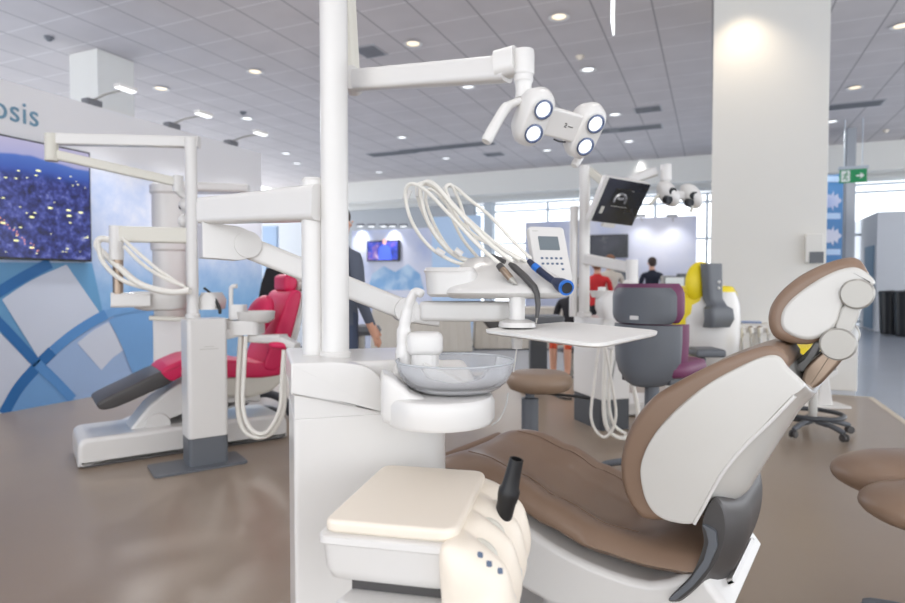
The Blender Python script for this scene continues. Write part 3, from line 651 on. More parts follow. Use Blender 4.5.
# ------------------------------------------------------------------ instrument table (delivery head)
hc = P(505, 300, 1.72)
head = thing('instrument_table', 'white delivery head with arched hoses and keypad above the tray', 'delivery unit', V((hc.x, hc.y, 1.1)))
b = MB(); sh0 = V((sx_.x, sx_.y, zt_ + .02)); b.cyl(sh0, V((sx_.x, sx_.y, 1.125)), .021, .022, 28); b.build('shaft', 'white', head)
# plan outline at several heights, sloping back from the camera
HX, HY = R, FH
def hp_(x0, x1, y0, y1, z, r): return [R * x + FH * y + Z * z for x, y in rpoly([(x0, y0), (x1, y0), (x1, y1), (x0, y1)], r, 6)]
D0 = 1.58
b = MB(); b.loft([hp_(.0, .29, D0 + .04, D0 + .30, 1.108, .06), hp_(-.02, .318, D0 + .01, D0 + .33, 1.114, .07), hp_(-.028, .325, D0, D0 + .34, 1.124, .075), hp_(-.022, .318, D0 + .008, D0 + .335, 1.137, .07),
                  hp_(.0, .30, D0 + .06, D0 + .32, 1.168, .07), hp_(.022, .26, D0 + .12, D0 + .31, 1.20, .06), hp_(.045, .19, D0 + .17, D0 + .29, 1.222, .05), hp_(.07, .15, D0 + .2, D0 + .27, 1.228, .03)]); b.build('console_body', 'white', head, ang=50)
b = MB(); b.loft([hp_(-.06, .06, D0 + .05, D0 + .25, 1.112, .04), hp_(-.07, .07, D0 + .03, D0 + .27, 1.12, .05), hp_(-.075, .07, D0 + .03, D0 + .27, 1.175, .05), hp_(-.079, .065, D0 + .026, D0 + .275, 1.182, .05), hp_(-.075, .06, D0 + .035, D0 + .265, 1.192, .05)]); b.build('side_shelf', 'white', head, ang=40)
# keypad panel
kb = P(548, 288, 1.86); kx = (R * .93 + FH * .3).normalized(); ku = (U * .93 - R * .13 + FH * .3).normalized(); kn = kx.cross(ku).normalized(); ku = kn.cross(kx) if kn.cross(kx).dot(Z) > 0 else -kn.cross(kx)
kc = P(549, 255, 1.86)
KW, KH = .122, .182
b = MB(); b.puff(rrect(KW, KH, .014, 5), kc + kn * -.012 if kn.dot(F) < 0 else kc + kn * .012, kx, ku, kn, .024 if kn.dot(F) < 0 else -.024, .004, 3); kp = b.build('keypad_panel', 'white', head, ang=35)
kf = -F - kx * (-F).dot(kx) - ku * (-F).dot(ku); kf.normalize()
b = MB(); b.puff(rrect(.068, .046, .003, 3), kc + kf * .0115 + ku * .034, kx, ku, kf, .002, .0006, 2); b.build('display', 'lcd', kp)
for r_ in range(3):
    for c_ in range(5):
        if r_ == 2 and c_ < 4: continue
        b = MB(); b.puff(rrect(.0085, .0065, .002, 3), kc + kf * .0115 + kx * (-.032 + .016 * c_) + ku * (-.016 - .018 * r_), kx, ku, kf, .002, .0006, 2); b.build('key', 'button', kp)
b = MB(); b.cbox(kc + kf * .0118 - kx * .04 + ku * .075, .02, .003, .001, kx, ku, kf); b.build('name_strip', 'greylight', kp)
# arched hoses
HS = [[(505, 268), (478, 245), (447, 212), (425, 190), (411, 184), (405, 194), (412, 222), (430, 247), (455, 262), (478, 266)],
      [(513, 262), (488, 242), (455, 208), (436, 186), (426, 182), (420, 192), (428, 222), (446, 248), (466, 261), (486, 265)],
      [(520, 260), (496, 244), (464, 216), (444, 195), (428, 184), (417, 188), (424, 214), (443, 244), (462, 258), (480, 262)],
      [(527, 262), (505, 250), (478, 238), (458, 218), (448, 196), (446, 187), (452, 186), (461, 206), (470, 232), (490, 258)],
      [(531, 259), (512, 240), (490, 216), (470, 200), (456, 188), (448, 186), (444, 192), (450, 212), (462, 238), (480, 260)],
      [(508, 266), (486, 252), (462, 226), (446, 204), (436, 192), (428, 190), (426, 202), (436, 228), (452, 252), (474, 264)]]
for i, h in enumerate(HS):
    n = len(h); pts = [P(x, y, 1.63 + .03 * i + .13 * (k / (n - 1))) for k, (x, y) in enumerate(h)]
    b = MB(); b.tube(cspl(pts, 6), .0052 if i not in (1, 2) else .0064, 10); b.build('hose', 'hose', head, ang=80)
def collar(pts, d):
    b = MB(); q = [P(x, y, dd) for (x, y), dd in zip(pts, d)]; b.tube(q, .0105, 10); b.build('hose_clip', 'white', head)
collar([(409, 190), (405, 200)], [1.72, 1.72]); collar([(420, 188), (419, 197)], [1.75, 1.75]); collar([(444, 190), (447, 198)], [1.79, 1.79]); collar([(436, 250), (444, 255)], [1.73, 1.73]); collar([(455, 250), (462, 255)], [1.75, 1.75])
def hand(name, label, segs, cat='handpiece'):
    t = thing(name, label, cat, P(*segs[0][1][0]))
    for pn, pts, rr, m_ in segs:
        b = MB(); b.tube([P(*p) for p in pts], rr, 16); b.build(pn, m_, t, ang=50)
    return t
hand('handpiece', 'short silver and bronze handpiece lying on the delivery head', [('body', [(500, 266, 1.625), (505, 272, 1.615), (511, 279, 1.605)], [.008, .010, .0095], 'bronze'), ('grip_ring', [(499, 265, 1.627), (502, 269, 1.62)], [.0095, .0105], 'charcoal'), ('head', [(511, 279, 1.605), (514, 282, 1.60), (517, 284.5, 1.595)], [.0095, .007, .003], 'steel')])
hand('scaler_handpiece', 'dark grey angled handpiece hanging over the delivery head rim', [('body', [(510, 264, 1.64), (514, 267, 1.625), (525, 277, 1.605), (534, 287, 1.585)], [.006, .0095, .010, .0095], 'charcoal'), ('neck', [(534, 287, 1.585), (537, 294, 1.575), (538, 305, 1.57), (537, 318, 1.57)], [.0095, .008, .007, .005], 'charcoal'), ('tip', [(537, 317, 1.57), (536, 324, 1.57)], [.003, .0012], 'steel')])
t = hand('curing_light', 'black and blue curing light with round blue-rimmed head', [('body', [(529, 261, 1.66), (534, 266, 1.64), (545, 275, 1.61), (556, 283, 1.58)], [.007, .010, .0098, .009], 'blue_dark'), ('band', [(534, 266, 1.64), (539, 270, 1.627)], [.0106, .0106], 'blue_tip'), ('head', [(554, 281, 1.585), (561, 285, 1.565), (566, 287.5, 1.55)], [.010, .019, .0195], 'blue_dark'), ('rim', [(565.5, 287.2, 1.552), (566.8, 288, 1.545)], [.0205, .0205], 'blue_tip')])
b = MB(); c0, c1 = P(566.7, 287.9, 1.546), P(567.3, 288.3, 1.542); b.tube([c0, c1], [.015, .014], 20); b.build('lens', 'lens_dark', t)
b = MB(); b.tube([P(491, 255, 1.68), P(497, 258, 1.672), P(505, 262, 1.66)], [.004, .0065, .0065], 12); mh = b.build('micromotor', 'charcoal', None); tag(mh, 'small dark micromotor clipped at the end of a hose', 'micromotor')
# ================================================================== brown patient chair in front
AC = math.radians(35)
frd = -(R * math.cos(AC) - FH * math.sin(AC))
o_ = P(640, 500, 1.5)
CF = Frame(o_, frd)
CW = .50
chair = thing('patient_chair', 'big brown and white reclining dental chair in the foreground', 'dental chair', CF.w(.2, CW / 2, 0))
def sm(a, b, x): t = max(0, min(1, (x - a) / (b - a))); return t * t * (3 - 2 * t)
def interp(tab, x):
    for (a, va), (b_, vb) in zip(tab, tab[1:]):
        if x <= b_: return va + (vb - va) * sm(a, b_, x) if x >= a else va
    return tab[-1][1]
TOPZ = [(-.16, .505), (0, .50), (.10, .51), (.26, .555), (.37, .60), (.5, .63), (.58, .628), (.66, .60), (.70, .57)]
BOTZ = [(-.16, .43), (0, .415), (.14, .42), (.28, .455), (.42, .515), (.55, .56), (.70, .55)]
def ring(s):
    zt, zb = interp(TOPZ, s), interp(BOTZ, s)
    e = 1.0
    if s > .58: e = math.sqrt(max(.0, 1 - ((s - .58) / .125) ** 2)) * .28 + .72
    if s < -.10: e = 1 - .1 * ((-.10 - s) / .06) ** 2
    hw = CW / 2 * e; c = CW / 2; zc = zb + (zt - zb) * .45
    out = []
    dip = .05 * sm(-.05, .12, s) * (1 - .75 * sm(.42, .62, s))
    bw = .36
    N = 22
    for k in range(N + 1):                                       # top, near to far
        u = -1 + 2 * k / N
        edge = (1 - abs(u) ** 5.0); bol = sm(.30, .86, abs(u))
        z = zc + (zt - zc) * edge ** .55 - dip * (1 - bol) * edge
        out.append((c + hw * u, z))
    for k in range(1, N):
        u = 1 - 2 * k / N; z = zc - (zc - zb) * (1 - abs(u) ** 4) ** .6
        out.append((c + hw * u * .985, z))
    return [CF.w(s, l, z) for l, z in out]
b = MB(); ss = [-.16, -.155, -.14, -.11] + [-.08 + .0405 * i for i in range(20)]
rings = []
for s_ in ss: rings.append(ring(min(s_, .70)))
def shrink(r, f, ds): c_ = sum(r, V((0, 0, 0))) / len(r); return [c_ + (p - c_) * f + CF.a * ds for p in r]
r0, r1 = rings[0], rings[-1]
rings = [shrink(r0, .55, -.012), shrink(r0, .85, -.008)] + rings + [shrink(r1, .9, .018), shrink(r1, .6, .03), shrink(r1, .25, .034)]
b.loft(rings); b.build('seat_cushion', 'brown', chair, ang=85)
# stitched welts
b = MB()
for sg in (0, 1):
    pts = []
    for s_ in [x * .03 for x in range(1, 20)]:
        r_ = ring(s_); k = 4 if sg == 0 else 18; pts.append(r_[k] + Z * .001)
    b.tube(pts, .0016, 6)
b.build('seat_piping', 'brown', chair)
# frame under the seat
def side_poly(px, l=0.0, rad=.0): return rpoly(CF.side(px, l), rad, 4) if rad else CF.side(px, l)
pr = [(.62, .555), (.42, .50), (.28, .44), (.14, .405), (-.02, .40), (-.13, .46), (-.17, .43), (-.2, .36), (.0, .28), (.25, .26), (.48, .34), (.60, .48)]
b = MB(); b.puff([p[:2] for p in cspl([(x, z, 0) for x, z in pr], 3, True)], CF.w(0, .015, 0), CF.a, Z, CF.l, CW - .03, .02, 4); b.build('seat_frame', 'white', chair, ang=40)
b = MB(); b.loft([[CF.w(x, y + .25, z) for x, y in rrect(w, d, .08, 5)] for w, d, z in [(.34, .3, .30), (.36, .32, .2), (.44, .36, .12)]] if False else [[CF.w(.12 + x, CW / 2 + y, z) for x, y in rrect(w, d, .08, 5)] for w, d, z in [(.52, .40, .36), (.46, .34, .28), (.40, .3, .12)]]); b.build('column', 'white', chair, ang=40)
b = MB(); b.loft([[CF.w(.2 + x, CW / 2 + y, z) for x, y in rrect(w, d, .06, 5)] for w, d, z in [(.9, .5, .014), (.9, .5, .09), (.84, .44, .13)]]); b.build('floor_base', 'white', chair, ang=40)
b = MB(); pr = CF.side([(690, 590), (735, 572), (738, 577), (700, 606), (690, 603)], .14); b.puff(pr, CF.w(0, .1, 0), CF.a, Z, CF.l, .3, .01, 3); b.build('rear_flap', 'white', chair, ang=40)
# folded leg pad
lp = [(.66, .60), (.70, .56), (.73, .42), (.76, .22), (.73, .16), (.69, .18), (.66, .36), (.63, .54)]
b = MB(); b.puff([p[:2] for p in cspl([(x, z, 0) for x, z in lp], 4, True)], CF.w(0, .05, 0), CF.a, Z, CF.l, .40, .025, 4); b.build('leg_cushion', 'brown', chair, ang=60)
# backrest: cushion and shell share the side profile
po = CF.side([(646, 521), (631, 509), (622, 490), (619, 470), (621, 450), (630, 425), (650, 399), (675, 383), (700, 370), (725, 359), (750, 350), (767, 346), (779, 348), (786, 355), (787, 366), (768, 400), (715, 470), (680, 516)], .0)
b = MB(); b.puff([p[:2] for p in cspl([(x, z, 0) for x, z in po], 4, True)], CF.w(0, .0, 0), CF.a, Z, CF.l, CW, .020, 5); 
def taper(bm):
    for v in bm.verts:
        l = (v.co - CF.o).dot(CF.l); v.co -= CF.l * (l * .5 * sm(.88, 1.0, v.co.z))
taper(b.bm); b.build('backrest_cushion', 'brown', chair, ang=50)
ps = CF.side([(640, 465), (641, 486), (646, 503), (656, 516), (672, 523), (694, 524), (703, 508), (722, 474), (745, 446), (770, 422), (795, 396), (812, 382), (817, 374), (806, 367), (796, 373), (788, 369), (779, 357), (766, 356), (745, 364), (706, 385), (672, 413), (650, 440)], -.008)
LFT = [(640, 465), (641, 486), (646, 503), (656, 516), (672, 523), (694, 524)]
RN = [(703, 508), (722, 474), (745, 446), (770, 420), (793, 396), (805, 387), (800, 379), (788, 368)]
RO = [(712, 506), (748, 488), (762, 468), (783, 436), (804, 404), (819, 389), (815, 383), (800, 372)]
TOP = [(779, 357), (766, 356), (745, 364), (706, 385), (672, 413), (650, 440)]
def sec(a, l, f=1.0):
    L_, T_ = CF.side(LFT, -.008), CF.side(TOP, -.008); r1, r2 = CF.side(RN, -.008), CF.side(RO, .22)
    rr = [(p[0] * (1 - a) + q[0] * a, p[1] * (1 - a) + q[1] * a) for p, q in zip(r1, r2)]
    pl = cspl([(x, z, 0) for x, z in L_ + rr + T_], 4, True)
    c = sum(pl, V((0, 0, 0))) / len(pl)
    return [CF.w(c.x + (p.x - c.x) * f, l, c.y + (p.y - c.y) * f) for p in pl]
b = MB(); b.loft([sec(0, -.012, .955), sec(0, -.009, .985), sec(0, .0, 1)] + [sec(math.sin(PI / 2 * k / 6), .005 + .155 * k / 6) for k in range(7)] + [sec(math.sin(PI / 2 * k / 6), CW - .005 - .155 * k / 6) for k in range(6, -1, -1)] + [sec(0, CW, 1), sec(0, CW + .009, .985), sec(0, CW + .012, .955)])
taper(b.bm); shl = b.build('backrest_shell', 'shell', chair, ang=42)
rg = CF.side([(694, 524), (703, 508), (722, 474), (745, 446), (770, 422), (795, 396)], -.012)
b = MB(); b.tube([CF.w(a, -.012, z) for a, z in cspl([(x, z, 0) for x, z in rg], 5) for a, z in [(a, z)]] if False else [CF.w(p.x, -.0115, p.y) for p in cspl([(x, z, 0) for x, z in rg], 5)], .0042, 8); b.build('shell_ridge', 'white', shl)
# dark hinge cover between seat and back
dk = CF.side([(705, 512), (712, 505), (722, 500), (728, 508), (730, 530), (724, 555), (708, 580), (692, 594), (678, 602), (668, 600), (690, 577), (700, 556), (704, 540), (702, 526)], .0)
DLF = [(668, 600), (690, 577), (700, 556), (704, 540), (702, 524), (708, 504)]
DRN = [(716, 498), (724, 510), (726, 532), (720, 556), (706, 578), (690, 594), (678, 602)]
DRO = [(746, 485), (756, 500), (754, 525), (744, 550), (726, 578), (706, 596), (690, 606)]
def dsec(a, l, f=1.0):
    L_ = CF.side(DLF, .005); r1, r2 = CF.side(DRN, .005), CF.side(DRO, .25)
    rr = [(p[0] * (1 - a) + q[0] * a, p[1] * (1 - a) + q[1] * a) for p, q in zip(r1, r2)]
    pl = cspl([(x, z, 0) for x, z in L_ + rr], 4, True); c = sum(pl, V((0, 0, 0))) / len(pl)
    return [CF.w(c.x + (p.x - c.x) * f, l, c.y + (p.y - c.y) * f) for p in pl]
b = MB(); b.loft([dsec(0, .006, .95)] + [dsec(math.sin(PI / 2 * k / 6), .012 + .16 * k / 6) for k in range(7)] + [dsec(math.sin(PI / 2 * k / 6), CW - .012 - .16 * k / 6) for k in range(6, -1, -1)] + [dsec(0, CW - .006, .95)]); hg = b.build('hinge_cover', 'charcoal', chair, ang=35)
tm = CF.side([(702, 524), (710, 528), (716, 532), (717, 548), (708, 568), (694, 585), (676, 600), (668, 600), (690, 580), (704, 560), (709, 542), (706, 530)], -.004)
b = MB(); b.prism(rpoly(tm, .004, 2), CF.w(0, -.006, 0), CF.a, Z, CF.l, .02); b.build('hinge_trim', 'slate', hg, ang=35)
# headrest and its linkage
HL0, HL1 = .10, .40
ho = CF.side([(779, 341), (770, 333), (767, 320), (769, 308), (776, 296), (788, 284), (802, 274), (820, 265), (838, 259), (852, 257), (861, 261), (866, 269), (867, 276), (850, 305), (820, 340), (800, 345)], HL0)
b = MB(); b.puff([p[:2] for p in cspl([(x, z, 0) for x, z in ho], 3, True)], CF.w(0, HL0, 0), CF.a, Z, CF.l, HL1 - HL0, .022, 5); b.build('headrest_cushion', 'brown', chair, ang=50)
hs_ = CF.side([(783, 330), (780, 320), (783, 309), (792, 298), (806, 287), (822, 277), (840, 269), (855, 267), (866, 272), (875, 281), (872, 286), (858, 288), (848, 296), (843, 308), (838, 324), (828, 334), (812, 340), (796, 338)], HL0 - .004)
b = MB(); b.puff([p[:2] for p in cspl([(x, z, 0) for x, z in hs_], 3, True)], CF.w(0, HL0 - .006, 0), CF.a, Z, CF.l, HL1 - HL0 + .012, .010, 4); b.build('headrest_shell', 'shell', chair, ang=40)
JL = .095
lk = thing('x', 'x', 'x', V((0, 0, 0))); bpy.data.objects.remove(lk)
jl, ju = CF.side([(838, 344)], JL)[0], CF.side([(857, 294)], JL)[0]
def J(p, l): return CF.w(p[0], l, p[1])
b = MB()
for (l0, l1) in ((.004, .034), (.276, .306)):
    pts = []
    a_ = V((ju[0] - jl[0], ju[1] - jl[1])); a_.normalize(); n_ = V((-a_.y, a_.x))
    q = [V(jl) + n_ * .016 + a_ * .02, V(jl) - n_ * .016 + a_ * .02, V(ju) - n_ * .016 - a_ * .02, V(ju) + n_ * .016 - a_ * .02]
    b.puff([tuple(x) for x in q], CF.w(0, JL + l0, 0), CF.a, Z, CF.l, l1 - l0, .004, 3)
lnk = b.build('headrest_link', 'steel', chair, ang=35)
b = MB(); md = (V(jl) + V(ju)) / 2
b.puff([tuple(md + a_ * x + n_ * y) for x, y in rrect(.062, .034, .014, 5)], CF.w(0, JL - .004, 0), CF.a, Z, CF.l, .318, .005, 3); b.build('link_pad', 'greylight', lnk, ang=35)
for nm, p, r_ in (('lower_joint', jl, .036), ('upper_joint', ju, .033)):
    b = MB()
    b.lathe([(r_ - .004, 0), (r_, .004), (r_, .036), (r_ - .004, .04)], J(p, JL - .012), CF.l, 36); b.lathe([(r_ - .006, .042), (r_ - .003, .046), (r_ - .003, .286), (r_ - .006, .29)], J(p, JL - .012), CF.l, 36); b.lathe([(r_ - .004, .292), (r_, .296), (r_, .33), (r_ - .004, .334)], J(p, JL - .012), CF.l, 36)
    b.build(nm, 'steel', lnk, ang=35)
st = CF.side([(801, 380), (806, 366), (817, 356), (838, 340), (846, 356), (836, 368), (821, 384), (808, 392)], JL + .06)
b = MB(); b.puff(rpoly(st, .012, 4), CF.w(0, JL + .05, 0), CF.a, Z, CF.l, .20, .008, 3); b.build('headrest_stem', 'bronze', chair, ang=35)
nk_ = CF.side([(788, 367), (797, 374), (809, 370), (822, 344), (815, 340), (804, 358), (795, 365)], .24)
b = MB(); b.puff(rpoly(nk_, .006, 3), CF.w(0, .24, 0), CF.a, Z, CF.l, .14, .004, 3); b.build('neck_shell', 'white', chair, ang=35)
b = MB(); mt = CF.side([(843, 298), (838, 308), (836, 318), (844, 316), (856, 306)], .2); b.puff(rpoly(mt, .008, 3), CF.w(0, .19, 0), CF.a, Z, CF.l, .1, .006, 3); b.build('headrest_mount', 'slate', lnk, ang=35)
# ================================================================== stools
def star_base(t, c, r, m_, n=5, ph=0.0, hub=.03, wheel='charcoal', zc=.0):
    for k in range(n):
        a = ph + 2 * PI * k / n; d = V((math.cos(a), math.sin(a), 0)); e = c + d * r
        b = MB(); b.tube(cspl([c + Z * .115 + d * .02, c + d * r * .55 + Z * .105, e + Z * .075], 4), [.026] * 4 + [.02] * 4 + [.015], 10); lg = b.build('base_arm', m_, t, ang=50)
        b = MB(); s = Z.cross(d)
        for q in (-1, 1): b.lathe([(.010, 0), (.027, .002), (.029, .008), (.027, .016), (.010, .018)], e + V((0, 0, .042)) + s * (.005 * q) - (s * .018 if q < 0 else V((0, 0, 0))), s, 20)
        b.cyl(e + Z * .042, e + Z * .08, .007, n=10); b.build('caster', wheel, lg)
sc = P(539, 381, 3.35); sc = V((sc.x, sc.y, .014)); zs = P(539, 380, 3.35).z
t = thing('round_stool', 'low round stool with tan padded seat on a grey post, behind the spittoon', 'stool', sc)
b = MB(); b.lathe([(.02, zs - .05), (.13, zs - .058), (.165, zs - .045), (.182, zs - .01), (.178, zs + .022), (.15, zs + .042), (.08, zs + .046), (.01, zs + .046)], V((sc.x, sc.y, 0)), Z, 44); b.build('seat', 'brown_stool', t, ang=60)
p_ = P(530, 400, 3.35)
b = MB(); b.lathe([(.047, .12), (.047, zs - .10), (.026, zs - .095), (.026, zs - .05)], V((p_.x, p_.y, 0)), Z, 28); b.build('post', 'slate', t, ang=40)
b = MB(); b.tube([V((p_.x, p_.y, zs - .07)) + R * .04, V((p_.x, p_.y, zs - .09)) + R * .25, V((p_.x, p_.y, zs - .10)) + R * .33], [.006, .008, .010], 8); b.build('height_lever', 'black', t)
star_base(t, V((p_.x, p_.y, .012)), .26, 'slate', ph=.3)
# plum stool
sd = 3.55
c = P(656, 410, sd); c = V((c.x, c.y, .013))
t = thing('assistant_stool', 'assistant stool with plum cushion and grey two-piece backrest', 'stool', c)
ff = (FH * .72 + R * .69).normalized(); SF = Frame(c, (ff.x, ff.y)); sl = V((ff.y, -ff.x, 0))   # facing away to the right; sl = its right side
def spt(x, y, z): return V((c.x, c.y, 0)) + sl * x + ff * y + Z * z
def shell(t, nm, m_, w0, zs_, rad, y0, th, parent=None, depth=.12, ang=60):
    """curved backrest plate: rows of z with half widths"""
    fr_, bk = [], []
    for z, hw, dy in zs_:
        rf, rb = [], []
        for k in range(17):
            u = -1 + 2 * k / 16; y = y0 + dy + depth * (abs(u) ** 2.6)
            rf.append(spt(hw * u, y, z)); rb.append(spt(hw * u * (1 - th * .15), y + th, z))
        fr_.append(rf + rb[::-1])
    b = MB(); b.loft(fr_); return b.build(nm, m_, t, ang=ang)
def zy(y): return P(655, y, sd).z
def back_rows(ya, yb, hw, rr=.05, n=8):
    za, zb = zy(yb), zy(ya); out = []
    for i in range(n + 1):
        z = za + (zb - za) * i / n; e = min(z - za, zb - z); k = 1 - max(0, 1 - e / rr) ** 2 * .16
        out.append((z, hw * k, 0))
    return out
HWB = .188
shell(t, 'upper_back', 'slate', 0, back_rows(287.5, 321.5, HWB), 0, -.24, .035, depth=.06)
shell(t, 'upper_cushion', 'plum', 0, [(z, w * 1.03, d) for z, w, d in back_rows(283.5, 321, HWB + .012, .07)], 0, -.20, .05, depth=.055)
lo = [(zy(382), .09, .02), (zy(379), .13, .008), (zy(370), .168, 0), (zy(358), .19, 0), (zy(340), .196, 0), (zy(323), .196, 0)]
shell(t, 'lower_back', 'slate', 0, lo, 0, -.24, .04, depth=.10)
shell(t, 'lower_cushion', 'plum', 0, [(z + .004, w * 1.03, d) for z, w, d in lo[1:]], 0, -.195, .055, depth=.12)
b = MB(); b.cbox(spt(-.02, -.243, zy(316)), .05, .004, .022, sl, ff); b.build('label_plate', 'white', t)
b = MB(); zse = zy(363)
pl2 = rrect(.38, .42, .12, 6)
b.loft([[spt(x * k + .03, y * k + .05, zse + z) for x, y in pl2] for k, z in [(.9, -.06), (1.0, -.045), (1.02, -.01), (.97, .02), (.8, .032)]]); b.build('seat', 'plum', t, ang=60)
b = MB(); b.cbox(spt(0, .03, zse - .08), .3, .34, .04, sl, ff); b.build('seat_plate', 'slate_dark', t, bevel=.01)
b = MB(); b.lathe([(.04, .12), (.04, zse - .1), (.034, zse - .06)], spt(.03, -.12, 0), Z, 28); b.build('post', 'slate', t, ang=40)
star_base(t, spt(.03, -.12, .012), .27, 'slate', ph=.7)
# brown saddle stool at the right edge
c = P(940, 500, 1.78); c = V((c.x, c.y, .013))
t = thing('saddle_stool', 'brown two-lobed padded seat cut off at the right edge', 'stool', c)
def lobe(x, y, d, w, h, dep):
    p = P(x, y, d); b = MB(); pr = []
    n = 28
    for i in range(15):
        tt = -PI / 2 + PI * i / 14; q = max(.02, math.cos(tt)) ** .8; zz = math.sin(tt)
        pr.append([p + R * (w * q * math.copysign(abs(math.cos(2 * PI * k / n)) ** .85, math.cos(2 * PI * k / n))) + FH * (dep * q * math.copysign(abs(math.sin(2 * PI * k / n)) ** .85, math.sin(2 * PI * k / n))) + Z * (h * zz) for k in range(n)])
    b.loft(pr); return b.build('seat_lobe', 'brown', t, ang=85)
lobe(912, 474, 1.84, .225, .066, .15); lobe(935, 507, 1.62, .178, .058, .14)
b = MB(); zc_ = P(930, 500, 1.75).z; b.lathe([(.06, zc_ - .07), (.04, zc_ - .1), (.035, .12)], V((c.x, c.y, 0)) + R * .06, Z, 24); b.build('post', 'steel', t)
star_base(t, V((c.x, c.y, .012)) + R * .06, .25, 'slate')
# yellow stool
c = cd((815 - 452.5) / 604 * 4.5, 4.5, .013)
t = thing('operator_stool', 'yellow operator stool on a dark five-star caster base with foot ring', 'stool', c)
star_base(t, V((c.x, c.y, .012)), .27, 'slate', ph=-.9)
b = MB(); pts = [V((c.x, c.y, .17)) + V((math.cos(a), math.sin(a), 0)) * .2 for a in [2 * PI * k / 32 for k in range(33)]]; b.tube(pts, .017, 10); b.build('foot_ring', 'slate_dark', t, ang=80)
b = MB(); b.lathe([(.05, .1), (.03, .14), (.03, .55)], V((c.x, c.y, 0)), Z, 24); b.build('post', 'greylight', t)
q = P(806, 352, 4.45); z0 = q.z; q = V((q.x, q.y, 0))
b = MB(); b.lathe([(.02, z0 - .075), (.19, z0 - .07), (.215, z0 - .04), (.2, z0 - .03)], q, Z, 36); b.build('seat_shell', 'white', t, ang=40)
b = MB(); b.lathe([(.19, z0 - .035), (.215, z0 - .01), (.2, z0 + .045), (.14, z0 + .06), (.02, z0 + .05)], q, Z, 36); b.build('seat', 'yellow', t, ang=60)
# ================================================================== left stand: unit, crimson chair
g0, g1 = G(78, 470, .013), G(288, 438, .013)
ax_ = (g1 - g0); PF = Frame(g0, (ax_.x, ax_.y)); BL = V((ax_.x, ax_.y, 0)).length
u0 = G(189, 470, .013); UF = Frame(u0, (ax_.x, ax_.y))
lu = thing('dental_unit', 'white dental unit on a grey foot plate beside the crimson chair', 'dental unit', UF.w(.12, .1, .013))
# width of the face so that it ends at pixel 229
uw = UF.side([(229, 440)], 0)[0][0]
b = MB(); zb_, zt_u = UF.side([(205, 438)], 0)[0][1], UF.side([(205, 319)], 0)[0][1]
pl_ = rpoly([(0, 0), (uw, 0), (uw, .2), (0, .2)], .03, 5)
b.loft([[UF.w(x, y, z) for x, y in pl_] for z in (zb_, zt_u)]); cab = b.build('cabinet', 'white', lu, bevel=.006)
b = MB(); b.loft([[UF.w(x, y, z) for x, y in [(p[0] * .985 + .003, p[1] * .985 + .003) for p in pl_]] for z in (.025, zb_)]); b.build('lower_cabinet', 'slate', lu)
b = MB(); g = [(-.20, -.07), (uw + .10, -.07), (uw + .10, .22), (-.20, .22)]
b.loft([[UF.w(x, y, z) for x, y in rpoly(g, .03, 4)] for z in (.0135, .026)]); b.build('foot_plate', 'slate', lu)
b = MB(); q = UF.side([(209, 349)], 0)[0]; b.cbox(UF.w(q[0], -.0005, q[1]), .11, .002, .006, UF.a, UF.l); b.cbox(UF.w(q[0], -.0005, q[1] + .015), .06, .002, .005, UF.a, UF.l); b.build('nameplate', 'greylight', cab)
pc = P(193, 320, 3.86); pc = V((pc.x, pc.y, 0)); DPL = 3.86
zp = P(193, 139, DPL).z
b = MB(); b.lathe([(.045, zt_u), (.045, zt_u + .02), (.036, zt_u + .03), (.036, zp)], pc, Z, 28); b.build('post', 'white', lu, ang=40)
ll = P(51, 139, 3.75); lz = P(193, 142.5, DPL)
b = MB(); b.beam(V((lz.x, lz.y, lz.z)) + R * .04, P(47, 139, 3.8), .07, .06, .072, .06, .2); b.build('lamp_arm', 'white', lu, ang=30)
b = MB(); b.cyl(P(51.5, 134, 3.79), P(51.5, 161, 3.79), .038, n=24); b.build('lamp_arm_drop', 'offwhite', lu, ang=40)
b = MB(); b.beam(P(52, 154, 3.8), P(176, 182, 3.95), .062, .05, .058, .05, .3); sa = b.build('lamp_spring_arm', 'offwhite', lu, ang=30)
b = MB(); b.cyl(P(178, 176, 3.95), P(178, 192, 3.95), .032); b.tube([P(178, 190, 3.95), P(183, 195, 3.97), P(190, 198, 4.0)], .026, 14); b.build('lamp_knuckle', 'white', sa, ang=40)
b = MB(); b.ell(P(192, 206, 4.02), .07, .09, .06); b.ell(P(190, 222, 4.02), .05, .09, .06); b.build('lamp_head', 'white', lu, ang=60)
b = MB(); m_ = P(182, 207, 3.97); b.ell(m_, .02, .02, .02); b.build('lamp_lens', 'lens_dark', lu)
d1 = 3.8
b = MB(); b.beam(P(196, 236, 3.86), P(112, 234, d1), .098, .07, .10, .07, .2); b.build('table_arm', 'offwhite', lu, ang=30)
b = MB(); b.cyl(P(116.5, 226, d1), P(116.5, 260, d1), .042, n=24); b.build('arm_drop', 'white', lu, ang=40)
b = MB(); b.cyl(P(118, 258, d1), P(118, 294, d1), .03, n=20); b.build('arm_grip', 'bronze', lu, ang=40)
b = MB(); b.beam(P(111, 300, d1), P(150, 300, 3.9), .095, .09, .09, .1, .2); b.build('lower_arm', 'white', lu, ang=30)
tc = P(164, 299, 3.98); b = MB()
for_ = [(-.21, -.09), (.17, -.09), (.17, .2), (-.21, .2)]
b.loft([[tc + R * x * k + FH * y * k + Z * z for x, y in rpoly(for_, .08, 5)] for k, z in [(.6, -.075), (.85, -.06), (1, .0), (1.0, .035), (.94, .05)]]); b.build('instrument_table', 'white', lu, ang=45)
